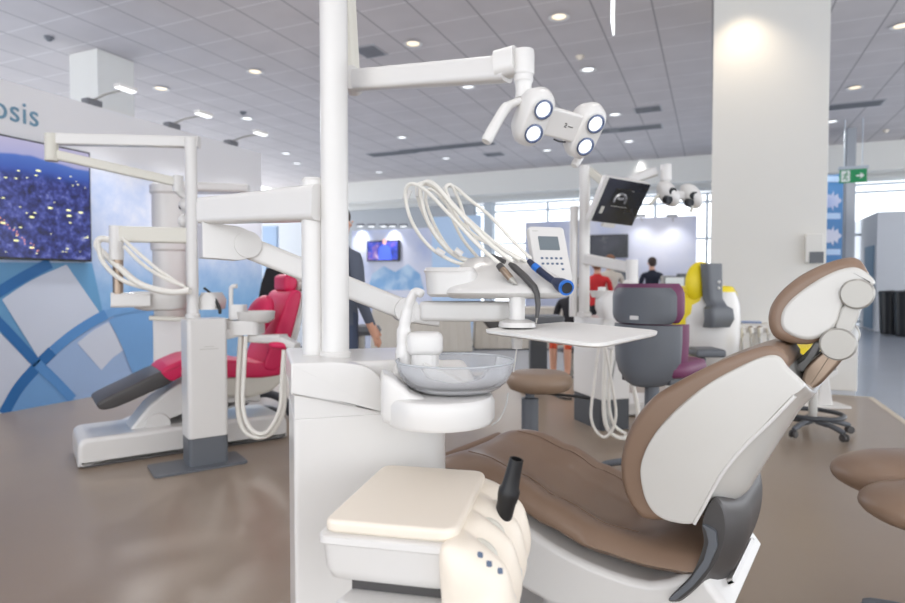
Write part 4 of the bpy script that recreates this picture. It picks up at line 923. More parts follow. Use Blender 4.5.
for hpts, r_ in [([(190, 291), (168, 292), (140, 284), (120, 268), (104, 254), (97, 246), (100, 239), (110, 240)], .02), ([(122, 238), (135, 250), (156, 268), (176, 282), (190, 290)], .011), ([(124, 246), (140, 262), (160, 276), (184, 286)], .011), ([(98, 243), (103, 262), (122, 280), (150, 289), (170, 292)], .014)]:
    b = MB(); b.tube(cspl([P(x, y, 3.72 + .02 * i) for i, (x, y) in enumerate(hpts)], 5), r_, 10); b.build('hose', 'hose', lu, ang=80)
b = MB(); b.tube(cspl([P(204, 288, 3.9), P(212, 295, 3.9), P(219, 307, 3.9), P(220, 314, 3.9)], 4), [.008] * 6 + [.012] * 6 + [.006], 8); b.build('dark_handpiece', 'black', lu)
b = MB(); b.beam(P(150, 318, 3.95), P(232, 321, 3.95), .03, .03, rad=.3); b.build('tray_rail', 'offwhite', lu)
b = MB(); b.loft([[P(212, 300, 3.98) + R * x + FH * y + Z * z for x, y in rrect(w, .2, .04, 4)] for w, z in [(.12, -.06), (.14, .0), (.08, .05)]]); b.build('side_module', 'white', lu, ang=45)
# spittoon of the left unit
cc = P(256, 316, 3.95)
t = thing('cuspidor', 'small white spittoon with bowl and straight spout, before the crimson backrest', 'cuspidor', V((cc.x, cc.y, cc.z - .1)))
b = MB(); c0 = V((cc.x, cc.y, 0)); z_ = cc.z
b.lathe([(.03, z_ - .045), (.08, z_ - .045), (.115, z_ - .02), (.122, z_ + .032), (.116, z_ + .032), (.105, z_ - .01), (.03, z_ - .03)], c0, Z, 32); b.build('bowl', 'white', t, ang=50)
b = MB(); b.loft([[P(246, 327, 3.95) + R * x + FH * y + Z * z for x, y in rrect(.21, .2, .05, 5)] for z in (-.045, .045)]); b.build('base', 'white', t, ang=40)
b = MB(); b.loft([[P(238, 310, 3.95) + R * x + FH * y + Z * z for x, y in rrect(.1, .12, .04, 5)] for z in (-.06, .035)]); b.build('filler', 'white', t, ang=40)
b = MB(); b.tube(cspl([P(231, 330, 3.95), P(231, 310, 3.95), P(231, 292, 3.95), P(232, 287, 3.95), P(237, 286, 3.95)], 5), .014, 10); b.build('spout', 'white', t, ang=60)
b = MB(); b.beam(UF.w(uw + .012, .1, z_ - .11), P(250, 328, 3.95), .07, .08, rad=.2); b.build('bracket', 'white', t)
# assistant arm with hanging suction hoses
t = thing('suction_hose_holder', 'white suction holder with looping hoses beside the crimson chair', 'suction holder', P(250, 338, 3.92))
b = MB(); b.beam(P(251, 338.5, 3.92), P(284, 339, 3.85), .05, .07, .06, .1, .35); b.beam(P(280, 339, 3.86), P(297, 347, 3.8), .06, .1, .05, .06, .4); b.build('arm', 'white', t, ang=40)
b = MB(); b.ell(P(279, 345, 3.84), .08, .05, .028); b.build('grip', 'pink', t)
for i, h in enumerate([[(241, 336), (239, 370), (238, 405), (243, 428), (256, 437), (272, 432), (283, 410), (284, 380), (287, 350)], [(246, 336), (244, 370), (243, 405), (248, 425), (259, 434), (270, 429), (280, 408), (282, 380), (284, 350)]]):
    b = MB(); b.tube(cspl([P(x, y, 3.9 - .01 * k - .03 * i) for k, (x, y) in enumerate(h)], 6), .014 if i else .018, 10); b.build('hose', 'hose', t, ang=80)
# crimson chair
pk = thing('patient_chair', 'crimson reclining dental chair with dark foot end on a long white base', 'dental chair', PF.w(BL / 2, .25, .013))
zb0 = PF.side([(80, 440)], 0)[0][1]
b = MB(); b.puff(rpoly([(0, .02), (BL, .02), (BL, .19), (BL - .3, .2), (.0, zb0)], [.01, .01, .08, .1, .06], 5), PF.w(0, 0, 0), PF.a, Z, PF.l, .5, .03, 4); b.build('floor_base', 'white', pk, ang=40)
b = MB(); b.box(PF.w(.03, .03, .0135), PF.a * (BL - .06), PF.l * .44, Z * .02); b.build('base_foot', 'slate', pk)
la = PF.side([(122, 440), (150, 405), (172, 388), (200, 372), (260, 392), (262, 402), (200, 408), (180, 440)], .12)
b = MB(); b.puff(rpoly(la, .03, 4), PF.w(0, .12, 0), PF.a, Z, PF.l, .26, .02, 3); b.build('lift_arm', 'white', pk, ang=40)
dk_ = PF.side([(158, 425)], .11)[0]
b = MB(); b.lathe([(.075, 0), (.08, .006), (.08, .02)], PF.w(dk_[0], .098, dk_[1]), PF.l, 30); b.build('pivot_cover', 'white', pk, ang=40)
lg = PF.side([(97, 406), (99, 402), (112, 395), (135, 384), (155, 374), (173, 369), (173, 382), (150, 393), (128, 403), (112, 409), (101, 410)], .06)
b = MB(); b.puff([p[:2] for p in cspl([(x, z, 0) for x, z in lg], 3, True)], PF.w(0, .06, 0), PF.a, Z, PF.l, .4, .018, 4); b.build('foot_cushion', 'charcoal', pk, ang=60)
lg2 = PF.side([(160, 372), (167, 366), (185, 358), (205, 354), (205, 366), (185, 375), (173, 382), (166, 379)], .06)
b = MB(); b.puff(rpoly(lg2, .02, 3), PF.w(0, .05, 0), PF.a, Z, PF.l, .42, .02, 4); b.build('leg_cushion', 'pink', pk, ang=60)
sc_ = PF.side([(190, 372), (205, 362), (232, 360), (256, 363), (276, 362), (286, 366), (284, 374), (262, 378), (235, 378), (205, 379)], .04)
b = MB(); b.puff([p[:2] for p in cspl([(x, z, 0) for x, z in sc_], 3, True)], PF.w(0, .04, 0), PF.a, Z, PF.l, .46, .022, 4); b.build('seat_cushion', 'pink', pk, ang=60)
su = PF.side([(190, 376), (235, 374), (286, 370), (287, 378), (272, 392), (248, 399), (215, 396)], .06)
b = MB(); b.puff(rpoly(su, .03, 4), PF.w(0, .06, 0), PF.a, Z, PF.l, .42, .03, 4); b.build('seat_shell', 'offwhite', pk, ang=50)
bk = PF.side([(264, 366), (270, 348), (279, 323), (286, 304), (291, 293), (298, 290), (302, 296), (296, 322), (288, 350), (280, 368), (270, 371)], .03)
b = MB(); b.puff([p[:2] for p in cspl([(x, z, 0) for x, z in bk], 3, True)], PF.w(0, .03, 0), PF.a, Z, PF.l, .48, .02, 4)
bw = PF.side([(268, 350), (271, 328), (280, 306), (287, 312), (284, 340), (276, 356)], .03); bwing = bw
b.build('backrest_cushion', 'pink', pk, ang=60)
b = MB(); fw = PF.side([(262, 352), (266, 330), (275, 318), (284, 322), (282, 350)], .38); b.puff([p[:2] for p in cspl([(x, z, 0) for x, z in fw], 4, True)], PF.w(0, .34, 0), PF.a, Z, PF.l, .22, .03, 4); b.bm.clear(); b.ell(P(259, 316, 4.42), .15, .09, .16, PF.l, PF.a, (Z * .95 + PF.a * .3).normalized(), 24, 14); b.build('backrest_wing', 'pink', pk, ang=80)
bs = PF.side([(281, 372), (288, 350), (297, 318), (303, 292), (307, 296), (300, 330), (293, 356), (288, 374)], .02)
b = MB(); b.puff(rpoly(bs, .01, 3), PF.w(0, .02, 0), PF.a, Z, PF.l, .5, .01, 3); b.build('backrest_shell', 'white', pk, ang=50)
hd = PF.side([(285, 290), (285, 276), (293, 273), (299, 281), (297, 290), (291, 293)], .14)
b = MB(); b.puff(rpoly(hd, .02, 4), PF.w(0, .14, 0), PF.a, Z, PF.l, .26, .03, 4); b.build('headrest_cushion', 'pink', pk, ang=60)
b = MB(); q = PF.side([(300, 284)], .2)[0]; b.ell(PF.w(q[0], .27, q[1]), .06, .12, .07, PF.a, PF.l); b.build('headrest_shell', 'greylight', pk, ang=60)
# foot control behind the base
t = thing('foot_control', 'black looped foot control on the floor behind the crimson chair base', 'foot control', G(262, 418, .013))
b = MB(); cf = G(256, 420, .013) + FH * .12; b.lathe([(.16, .0), (.16, .05), (.1, .08), (.02, .085)], cf, Z, 28); b.build('body', 'black', t, ang=50)
b = MB(); b.tube(cspl([cf + R * -.22 + Z * .02, cf + R * -.1 + Z * .16, cf + R * .05 + Z * .2, cf + R * .2 + Z * .14, cf + R * .26 + Z * .02], 6), .034, 10); b.build('hoop', 'slate_dark', t, ang=80)
t = thing('black_chair', 'black high-backed chair standing behind the crimson headrest', 'chair', G(272, 398, 0))
q = P(276, 300, 5.6)
b = MB(); b.loft([[q + R * x + FH * y + Z * z for x, y in rrect(w, .08, .03, 4)] for w, z in [(.30, -.3), (.36, -.1), (.26, .16), (.16, .3)]]); b.build('backrest', 'black_cloth', t, ang=60)
b = MB(); b.cbox(V((q.x, q.y, .48)) + FH * .2, .46, .46, .08, R, FH); b.build('seat', 'black_cloth', t, bevel=.02)
b = MB(); b.cyl(V((q.x, q.y, .012)) + FH * .2, V((q.x, q.y, .46)) + FH * .2, .03); b.cbox(V((q.x, q.y, .7)) + FH * .04, .08, .02, .4, R, FH); b.build('frame', 'charcoal', t)
# column machine behind the left unit
c = P(171, 300, 5.0); c = V((c.x, c.y, 0))
t = thing('xray_machine', 'white upright imaging machine with round column, behind the left post', 'imaging machine', V((c.x, c.y, .012)))
def z5(y): return P(171, y, 5.0).z
b = MB(); b.cbox(V((c.x, c.y, .03)), .7, .7, .04, R, FH); b.build('foot_plate', 'white', t, bevel=.01)
b = MB(); b.cbox(V((c.x, c.y, (z5(318) + .05) / 2)) + FH * .05, .13 * 2.1, .2, z5(318) - .05, R, FH); b.build('lower_column', 'white_matt', t, bevel=.02)
b = MB(); b.lathe([(.125, z5(300)), (.135, z5(296)), (.135, z5(252)), (.148, z5(250)), (.15, z5(243)), (.135, z5(241)), (.135, z5(196)), (.15, z5(194)), (.15, z5(187)), (.12, z5(184))], V((c.x, c.y, 0)), Z, 36); b.build('round_column', 'white', t, ang=35)
b = MB(); b.lathe([(.13, z5(318)), (.13, z5(300))], V((c.x, c.y, 0)), Z, 30); b.build('collar', 'greylight', t)
b = MB(); q0 = V((c.x, c.y, z5(188))); b.beam(q0, q0 + R * .62 + FH * .1, .09, .22, .07, .16, .4); b.build('top_arm', 'white', t, ang=40)
# ================================================================== middle stand
m0, m1, m2 = G(601, 431.5, .012), G(570, 420, .012), G(632, 429, .012)
MF = Frame(m0, ((m2 - m0).x, (m2 - m0).y))
MA = (m2 - m0); MA.z = 0; MB_ = (m1 - m0); MB_.z = 0
MA.normalize(); Mp = V((-MA.y, MA.x, 0)); Mp = Mp if Mp.dot(MB_) > 0 else -Mp
dM = 4.8; zt2_ = P(595, 317, dM).z; zg = .25
mu = thing('dental_unit', 'white dental unit with monitor, behind the plum stool', 'dental unit', m0)
dl = MB_.dot(Mp)
def mp(a, l, z): return V((m0.x, m0.y, 0)) + MA * a + Mp * l + Z * z
pl_ = rpoly([(0, 0), (.26, 0), (.26, .46), (0, .46)], .03, 4)
b = MB(); b.loft([[mp(x, y, z) for x, y in pl_] for z in (zg, zt2_)]); b.build('cabinet', 'white', mu, bevel=.008)
b = MB(); b.loft([[mp(x, y, z) for x, y in [(p[0] * .98 + .003, p[1] * .98 + .003) for p in pl_]] for z in (.013, zg)]); b.build('plinth', 'slate_dark', mu)
dP = 4.85
pm = P(584, 300, dP); pm = V((pm.x, pm.y, 0)); zpm = P(584, 167, dP).z
b = MB(); b.lathe([(.06, zt2_), (.06, zt2_ + .03), (.044, zt2_ + .04), (.044, zpm), (.03, zpm + .01)], pm, Z, 28); b.build('lamp_post', 'white', mu, ang=40)
p2 = P(573.5, 300, dP + .03); p2 = V((p2.x, p2.y, 0))
b = MB(); b.lathe([(.034, zt2_), (.034, P(573, 206, dP).z)], p2, Z, 24); b.build('short_post', 'white', mu, ang=40)
b = MB(); b.beam(P(586, 168, dP), P(606, 184, 4.7), .06, .05, rad=.3); b.build('lamp_link', 'offwhite', mu)
b = MB(); b.beam(P(614, 186, 4.7), P(657, 171, 4.58), .06, .05, .07, .055, .3); b.build('lamp_arm', 'white', mu, ang=40)
b = MB(); b.beam(P(586, 259, 4.8), P(632, 268, 4.5), .085, .07, .08, .07, .25); b.build('table_arm', 'white', mu, ang=40)
b = MB(); b.cyl(P(632, 260, 4.5), P(632, 289, 4.5), .045); b.build('arm_drop', 'white', mu, ang=40)
b = MB(); b.beam(P(628, 285, 4.5), P(646, 298, 4.35), .09, .12, .06, .12, .3); b.loft([[P(612, 306, 4.5) + R * x + FH * y + Z * z for x, y in rrect(w, .22, .05, 4)] for w, z in [(.16, -.09), (.22, -.02), (.22, .05), (.12, .1)]]); b.build('table_head', 'white', mu, ang=40)
b = MB(); b.lathe([(.02, -.02), (.09, -.01), (.11, .04), (.1, .04), (.02, .0)], P(604, 296, 4.55), Z, 24); b.cyl(P(602, 303, 4.6), P(602, 287, 4.6), .03); b.build('cup_holder', 'white', mu, ang=40)
# twin lamp of the middle stand
t = thing('operating_lamp', 'small unlit twin-pod operating lamp beside the monitor', 'operating lamp', P(666, 168, 4.5))
b = MB(); k0 = P(666, 165, 4.5); b.cyl(k0, P(666, 181, 4.5), .04, n=24); b.cyl(P(666, 180, 4.5), P(666, 188, 4.5), .028); b.build('knuckle', 'white', t, ang=40)
for (x, y, d, L2, nmx) in [(668, 194, 4.4, [(672.5, 191.5), (668.5, 200)], 0), (691, 196, 4.5, [(694, 195.5), (690, 203)], 1)]:
    c_ = P(x, y, d); b = MB(); b.ell(c_, .075, .085, .10, R, F, (U * .9 - R * .35).normalized(), 20, 12); pod = b.build('lamp_pod', 'white', t, ang=80)
    for (lx, ly) in L2:
        q = P(lx, ly, d - .07); b = MB(); ax2 = (-F * .8 + R * .35 - U * .3).normalized()
        b.lathe([(.030, -.03), (.030, .01), (.022, .012), (.004, .008)], q, ax2, 20); b.build('lamp_lens', 'lens_dark', pod)
b = MB(); b.beam(P(672, 194, 4.43), P(690, 197, 4.5), .06, .04, rad=.4); b.build('bridge', 'white', t)
b = MB(); b.tube([P(691, 203, 4.45), P(692, 208, 4.44), P(691, 212, 4.44)], .012, 8); b.build('handle', 'offwhite', t); b = MB(); b.tube([P(660, 194, 4.4), P(655, 199, 4.38), P(650, 205, 4.36)], .012, 8); b.build('handle', 'offwhite', t)
# monitor
mc = P(620, 202.5, 4.42)
MV = ray(620, 202.5).normalized(); MR_ = (R - MV * R.dot(MV)).normalized(); MU_ = MR_.cross(MV)
mr_ = (MR_ * .30 - MU_ * .045 + MV * .29).normalized(); mu_ = (MR_ * .122 + MU_ * .31 - MV * .075); mu_ = (mu_ - mr_ * mu_.dot(mr_)).normalized(); mn = mr_.cross(mu_); mn = mn if mn.dot(F) < 0 else -mn
MW, MH = .44, .345
t = thing('monitor', 'tilted monitor on the middle unit showing a jaw x-ray', 'monitor', mc - Z * .25)
b = MB(); b.puff(rrect(MW, MH, .012, 4), mc - mn * .045, mr_, mu_, mn, .042, .006, 3); b.build('casing', 'white', t, ang=40)
b = MB(); b.puff(rrect(MW - .035, MH - .01, .004, 3), mc - mn * .004 + mr_ * .012, mr_, mu_, mn, .006, .001, 2); scr = b.build('screen', 'screen_dim', t)
b = MB(); o2 = mc + mn * .0025
b.mi = 0; b.prism([(-.075, -.055), (.085, -.055), (.085, .075), (-.075, .075)], o2 + mu_ * .03 - mr_ * .02, mr_, mu_, mn, .001)
b.mi = 1; rr_ = [];
for k in range(20):
    a = -PI * .12 + PI * 1.24 * k / 19
    rr_.append(o2 + mn * .0015 + mu_ * (.015 + .05 * math.sin(a)) + mr_ * (-.015 + .055 * math.cos(a)))
b.tube(rr_, .010, 6); b.tube([o2 + mn * .0015 + mu_ * .03 - mr_ * .04, o2 + mn * .0015 + mu_ * .027 - mr_ * .015, o2 + mn * .0015 + mu_ * .03 + mr_ * .012], .010, 6)
b.mi = 2
for (x0, y0, w, h) in [(-.075, .095, .16, .003), (-.075, -.035, .16, .003), (-.157, -.10, .03, .055)]: b.prism([(x0 - .02 * 0, y0), (x0 + w, y0), (x0 + w, y0 + h), (x0, y0 + h)], o2, mr_, mu_, mn, .001)
b.build('x_ray_image', ['black', 'xray', 'greylight'], scr)
b = MB(); b.tube([mc - mn * .045 - mu_ * .05, mc - mn * .12 - mu_ * .08, P(593, 213, 4.76)], .02, 10); b.build('bracket', 'white', t); b = MB(); b.cbox(mc - mu_ * (MH / 2 + .015) - mn * .02 + mr_ * .0, .12, .04, .03, mr_, mu_, mn); b.build('grip', 'white', t, bevel=.006)
# hoses of the middle stand
t = thing('hose_rack', 'bracket with looping suction hoses hanging under the tray edge', 'hose rack', P(604, 341, 4.3))
b = MB(); b.cbox(P(604, 341, 4.3), .12, .1, .06, R, FH); b.cbox(P(610, 346, 4.28), .05, .06, .05, R, FH); b.build('bracket', 'white', t, bevel=.008)
for h, r_, k in [([(599, 342), (594, 385), (591, 415), (596, 431), (605, 437), (613, 428), (616, 412), (612, 385), (605, 345)], .010, 0), ([(606, 345), (604, 390), (605, 420), (612, 434), (625, 438), (636, 428), (638, 412), (634, 390), (627, 368), (622, 350)], .016, 1), ([(612, 345), (610, 375), (609, 405), (614, 425), (626, 434)], .012, 0), ([(617, 352), (612, 380), (607, 410), (611, 428)], .008, 2)]:
    b = MB(); b.tube(cspl([P(x, y, 4.28 - .015 * i) for i, (x, y) in enumerate(h)], 6), r_, 10); b.build('hose', 'hose' if k != 2 else 'hose_grey', t, ang=80)
# yellow chair
yc = P(724, 340, 4.75); yb = V((yc.x, yc.y, 0))
t = thing('patient_chair', 'yellow and white dental chair seen from behind, grey headrest bracket', 'dental chair', V((yc.x, yc.y, .013)))
def yz(y): return P(712, y, 4.75).z
yf = (FH * .93 - R * .36).normalized(); yr = V((yf.y, -yf.x, 0))
def yshell(nm, m_, rows, th, y0, dep):
    b = MB(); rings = []
    for z, hw, dy in rows:
        f_, k_ = [], []
        for k in range(21):
            u = -1 + 2 * k / 20; y = y0 + dy + dep * abs(u) ** 2.2; zz = z
            f_.append(yb + yr * hw * u + yf * y + Z * zz); k_.append(yb + yr * hw * u * .97 + yf * (y + th) + Z * zz)
        rings.append(f_ + k_[::-1])
    b.loft(rings); return b.build(nm, m_, t, ang=60)
ROW = [(yz(374), .14, .05), (yz(367), .22, .02), (yz(352), .27, 0), (yz(335), .295, 0), (yz(318), .295, .0), (yz(305), .28, .0), (yz(297), .26, .01), (yz(292), .225, .02)]
yshell('backrest_shell', 'white', ROW, .03, -.06, .2)
yshell('backrest_cushion', 'yellow', [(z + .035, w * 1.09, d) for z, w, d in ROW[2:]] + [(yz(286), .2, .03)], .06, -.03, .2)
b = MB(); hq = yb + yf * -.07 - yr * .15
b.loft([[hq + yr * (x + .0) + yf * (y + dy) + Z * z for x, y in rrect(w, .1, .03, 4)] for w, dy, z in [(.20, .0, yz(326)), (.23, -.03, yz(318)), (.22, -.02, yz(308)), (.14, .0, yz(305)), (.13, .04, yz(298)), (.15, .06, yz(264))]]); hb = b.build('headrest_bracket', 'slate', t, ang=40)
for yy in (282, 288):
    b = MB(); q = hq + yr * .015 + yf * -.005 + Z * yz(yy); b.ell(q, .012, .012, .012); b.build('knob', 'white', hb)
b = MB(); b.ell(hq + yf * .17 + yr * .0 + Z * yz(283), .14, .07, .17, yr, yf, Z, 24, 14); b.build('headrest_cushion', 'yellow', t, ang=80)
b = MB(); b.loft([[yb + yr * x + yf * (y + .35) + Z * z for x, y in rrect(w, .6, .1, 5)] for w, z in [(.42, yz(372)), (.5, yz(366)), (.5, yz(358)), (.4, yz(355))]]); b.build('seat_cushion', 'yellow', t, ang=60)
b = MB(); b.loft([[yb + yr * x + yf * (y + .3) + Z * z for x, y in rrect(w, .5, .1, 5)] for w, z in [(.3, .15), (.3, .3), (.42, yz(374))]]); b.build('column', 'white', t, ang=45)
b = MB(); q = G(655, 418, .013); b.loft([[V((q.x, q.y, 0)) + R * (x + .1) + FH * (y + .3) + Z * z for x, y in rrect(1.1, .5, .08, 5)] for z in (.02, .13)]); b.build('floor_base', 'white', t, bevel=.02)
b = MB(); b.cbox(P(705, 352, 4.5), .22, .24, .06, R, FH); b.cbox(P(701, 366, 4.52), .05, .1, .14, R, FH); b.build('armrest', 'slate', t, bevel=.02)
# ================================================================== counter by the column, its delivery rack
b0 = V((WY(741, 396, 7.16).x, 7.16, .012)); bx1 = WY(857, 396, 7.16).x
zct = WY(800, 325, 7.16).z
t = thing('counter', 'low white counter unit in front of the wide white column', 'counter', b0)
b = MB(); b.box(V((b0.x, 7.16, .06)), X1 * (bx1 - b0.x), Y1 * .335, Z * (zct - .06)); b.build('body', 'plaster', t, bevel=.006)
b = MB(); b.box(V((b0.x + .01, 7.18, .012)), X1 * (bx1 - b0.x - .02), Y1 * .3, Z * .05); b.build('plinth', 'booth_grey', t)
p = P(754, 318, 6.1); tb = MB(); tb.cbox(V((p.x, 7.3, zct + .012)), .2, .16, .02); tg = tb.build('tablet', 'tablet', None, bevel=.006); tag(tg, 'blue grey tablet lying on the white counter', 'tablet')
p = P(803, 252, 7.2); t = thing('wall_dispenser', 'pale dispenser with grey window on the wide column', 'dispenser', V((p.x, 7.5, p.z - .2)))
b = MB(); b.cbox(V((p.x, 7.45, p.z)), .16, .1, .3); b.build('body', 'plaster', t, bevel=.01); b = MB(); b.cbox(V((p.x + .02, 7.395, p.z - .1)), .13, .01, .12); b.build('window', 'slate', t)
# rack of handpieces
rc = P(764, 334, 5.2)
t = thing('handpiece_rack', 'row of white handpieces hanging on a rack right of the yellow chair', 'handpiece rack', V((rc.x, rc.y, .012)))
b = MB(); b.cbox(rc + Z * .035 + FH * .1, .46, .16, .05, R, FH); b.build('shelf', 'white', t, bevel=.01)
b = MB(); b.cyl(V((rc.x, rc.y, .05)) + FH * .14, rc + FH * .14, .05); b.build('post', 'white', t)
b = MB(); b.lathe([(.2, .013), (.2, .05), (.05, .07)], V((rc.x, rc.y, 0)) + FH * .14, Z, 30); b.build('foot', 'white', t)
for k in range(6):
    q = rc + R * (-.19 + .075 * k)
    b = MB(); b.tube([q + Z * .05, q + Z * .01 - FH * .02, q - Z * .03], [.022, .018, .012], 10); h_ = b.build('handpiece', 'white', t)
    b = MB(); b.tube(cspl([q - Z * .03, q - Z * .15 - FH * .02, q - Z * .27 + R * .02, q - Z * .3 + R * .03 + FH * .1], 4), .009, 8); b.build('hose', 'hose_grey', t, ang=80)
    if k in (1, 2): b = MB(); b.ell(q + Z * .055, .018, .018, .016); b.build('tip', 'bronze', h_)
b = MB(); q = P(781, 328, 5.15); b.tube([q, q + R * .05 + Z * .05], .012, 8); b.build('dark_tip', 'black', t)
# small pedestal stand
c = G(822, 406, .012)
t = thing('pedestal_stand', 'small white pedestal stand with a dark clip, before the counter', 'stand', c)
def pz(y): return P(822, y, 5.55).z
b = MB(); b.loft([[V((c.x, c.y, 0)) + R * x + FH * y + Z * z for x, y in rrect(.4, .26, .03, 4)] for z in (.013, .03)]); b.build('base_plate', 'white', t)
b = MB(); b.loft([[V((c.x, c.y, 0)) + R * (x + dx) + FH * y + Z * z for x, y in rrect(w, .1, .03, 4)] for w, dx, z in [(.16, .0, .03), (.1, -.01, pz(378)), (.2, .02, pz(374)), (.18, .03, pz(370))]]); b.build('pedestal', 'white', t, ang=40)
b = MB(); b.cbox(V((c.x, c.y, pz(366))) + R * .04, .12, .08, .1, R, FH); b.build('clip', 'charcoal', t, bevel=.012)
# ================================================================== people
SKB = {}
def skinmesh(name, pts, edges, mats, fm, parent=None, sub=1, extra=None):
    me = bpy.data.meshes.new(name); me.from_pydata([p for p, r in pts], edges, []); o = bpy.data.objects.new(name, me); COL.objects.link(o)
    md = o.modifiers.new('skin', 'SKIN'); md.use_smooth_shade = True
    for i, (p, r) in enumerate(pts): me.skin_vertices[0].data[i].radius = (r, r) if not isinstance(r, tuple) else r
    me.skin_vertices[0].data[0].use_root = True
    sb = o.modifiers.new('sub', 'SUBSURF'); sb.levels = sub; sb.render_levels = sub
    dg = bpy.context.evaluated_depsgraph_get(); nm = bpy.data.meshes.new_from_object(o.evaluated_get(dg)); bpy.data.objects.remove(o)
    nm.name = name
    if extra:
        bm = bmesh.new(); bm.from_mesh(nm); extra(bm); bm.to_mesh(nm); bm.free()
    nm.materials.clear()
    for m_ in mats: nm.materials.append(M[m_])
    for p in nm.polygons: p.use_smooth = True; p.material_index = fm(p.center)
    o = bpy.data.objects.new(name, nm); COL.objects.link(o)
    return o
def person(label, base, face, H, torso, legs, shoes='black', hair='hair', pose='stand', sk='skin', arms='down', neckz=None, parent_name='person'):
    """one continuous figure; base = point under the pelvis on the floor, face = unit vector"""
    f_ = face.normalized(); r_ = V((f_.y, -f_.x, 0)); k = H / 1.75
    def q(x, y, z): return base + r_ * x * k + f_ * y * k + Z * z * k
    seat = pose == 'sit'; zp = .52 if seat else .93; dz = zp - .93
    lean = .10 if pose == 'lean' else .0
    pts, ed = [], []
    def add(p, r, par=None):
        pts.append((p, r * k if not isinstance(r, tuple) else (r[0] * k, r[1] * k)))
        if par is not None: ed.append((par, len(pts) - 1))
        return len(pts) - 1
    pel = add(q(0, 0, .95 + dz), (.155, .115)); w_ = add(q(0, .02 + lean * .4, 1.12 + dz), (.14, .10), pel); ch = add(q(0, .01 + lean * .8, 1.32 + dz), (.165, .115), w_)
    nb = add(q(0, lean * 1.1, 1.47 + dz), (.075, .07), ch); nk2 = add(q(0, .02 + lean * 1.4, 1.54 + dz), .055, nb); hd1 = add(q(0, .03 + lean * 1.6, 1.62 + dz), (.075, .09), nk2); hd2 = add(q(0, .02 + lean * 1.7, 1.71 + dz), (.07, .088), hd1)
    for s in (-1, 1):
        sh = add(q(.185 * s, lean, 1.42 + dz), .06, ch)
        if arms == 'down': e, h = q(.25 * s, -.03 + lean, 1.14 + dz), q(.24 * s, .10 + lean, .92 + dz)
        else: e, h = q(.25 * s, .03 + lean, 1.16 + dz), q(.16 * s, .27 + lean, 1.07 + dz)
        el_ = add(e, .045, sh); wr = add(h, .032, el_); dv = (h - e).normalized()
        pa = add(h + dv * .07 * k, (.036, .024), wr)
        side = r_ * s
        for i_, (off, ln) in enumerate([(-.026, .065), (-.009, .08), (.009, .075), (.025, .06)]):
            pbase = h + dv * .09 * k + f_ * off * k
            a_ = add(pbase, .0095, pa); b_ = add(pbase + dv * ln * .55 * k, .009, a_); add(pbase + dv * ln * k - side * .012 * k, .008, b_)
        th = add(h + dv * .035 * k + f_ * .04 * k, .011, wr); add(h + dv * .075 * k + f_ * .055 * k, .009, th)
        hp2 = add(q(.09 * s, 0, .90 + dz), .095, pel)
        if seat: kn, an = q(.1 * s, .43, .50), q(.1 * s, .42, .09)
        else: kn, an = q(.10 * s, .02, .50), q(.105 * s, -.02, .09)
        kn_ = add(kn, .06, hp2); an_ = add(an, .042, kn_); add(an + f_ * .15 * k - Z * .045 * k, (.042, .035), an_)
    zc = base.z; hz = lambda z: (z - base.z) / k
    def fm(c):
        z = hz(c.z); lx = abs((c - base).dot(r_)) / k; fy = (c - base).dot(f_) / k
        if z > 1.50 + dz: return 2
        arm_hand = lx > .12 and ((arms == 'down' and z < .945 + dz and z > .70 + dz and lx > .19) or (arms != 'down' and fy > .25 + lean and z > .98 + dz))
        if arm_hand: return 2
        if z < .075: return 3
        if seat and z < .40: return 2
        if z < (.98 + dz) and not (arms == 'down' and lx > .2 and z > .9 + dz): return 1
        return 0
    def extra(bm):                                               # nose and ears on the head
        c = q(0, .03 + lean * 1.65, 1.64 + dz)
        for o2, s2 in ((f_ * .095, .016), (r_ * .078, .02), (r_ * -.078, .02)):
            g = bmesh.ops.create_icosphere(bm, subdivisions=2, radius=s2 * k); bmesh.ops.translate(bm, verts=g['verts'], vec=c + o2 * k)
        for s in (-1, 1):
            g = bmesh.ops.create_icosphere(bm, subdivisions=1, radius=.009 * k); bmesh.ops.translate(bm, verts=g['verts'], vec=c + f_ * .088 * k + r_ * .032 * s * k + Z * .02 * k)
    o = skinmesh('person', pts, ed, [torso, legs, sk, shoes], fm, extra=extra)
    tag(o, label, 'person')
    hb = MB(); c = q(0, .005 + lean * 1.7, 1.69 + dz)
    hb.ell(c, .088 * k, .10 * k, .088 * k, r_, f_, Z, 20, 12); hb.ell(c - f_ * .035 * k - Z * .045 * k, .08 * k, .07 * k, .07 * k, r_, f_, Z, 16, 10)
    ho = hb.build('hair', hair, o, ang=80)
    return o
def gd(x, d): return cd((x - 452.5) / FPX * d, d, 0)
person('person in a dark navy suit seen from behind at the counter with laptops', gd(652, 11.7), FH, 1.63, 'navy', 'navy', arms='front')
person('person in a grey-blue suit standing partly behind the tall lamp post', gd(337, 3.95) , (FH * .8 + R * .6), 1.64, 'suit_grey', 'suit_trouser', arms='down')
person('person in a red top, brown hair, half hidden behind the middle unit arm', gd(597, 9.2), (FH + R * .4), 1.5, 'red', 'black_cloth', hair='hair_light', arms='front')
person('person in a pale top beside the one in red', gd(610, 9.6), FH, 1.58, 'beige_cloth', 'black_cloth', hair='hair_light', arms='front')
seatc = gd(573, 7.5)
person('person in black top and orange floral skirt sitting behind the instrument tray', seatc, (-R * .55 - FH * .85), 1.6, 'black_cloth', 'floral', pose='sit', arms='front')
t = thing('visitor_stool', 'plain grey block stool under the person in the floral skirt', 'stool', seatc + Z * .012)
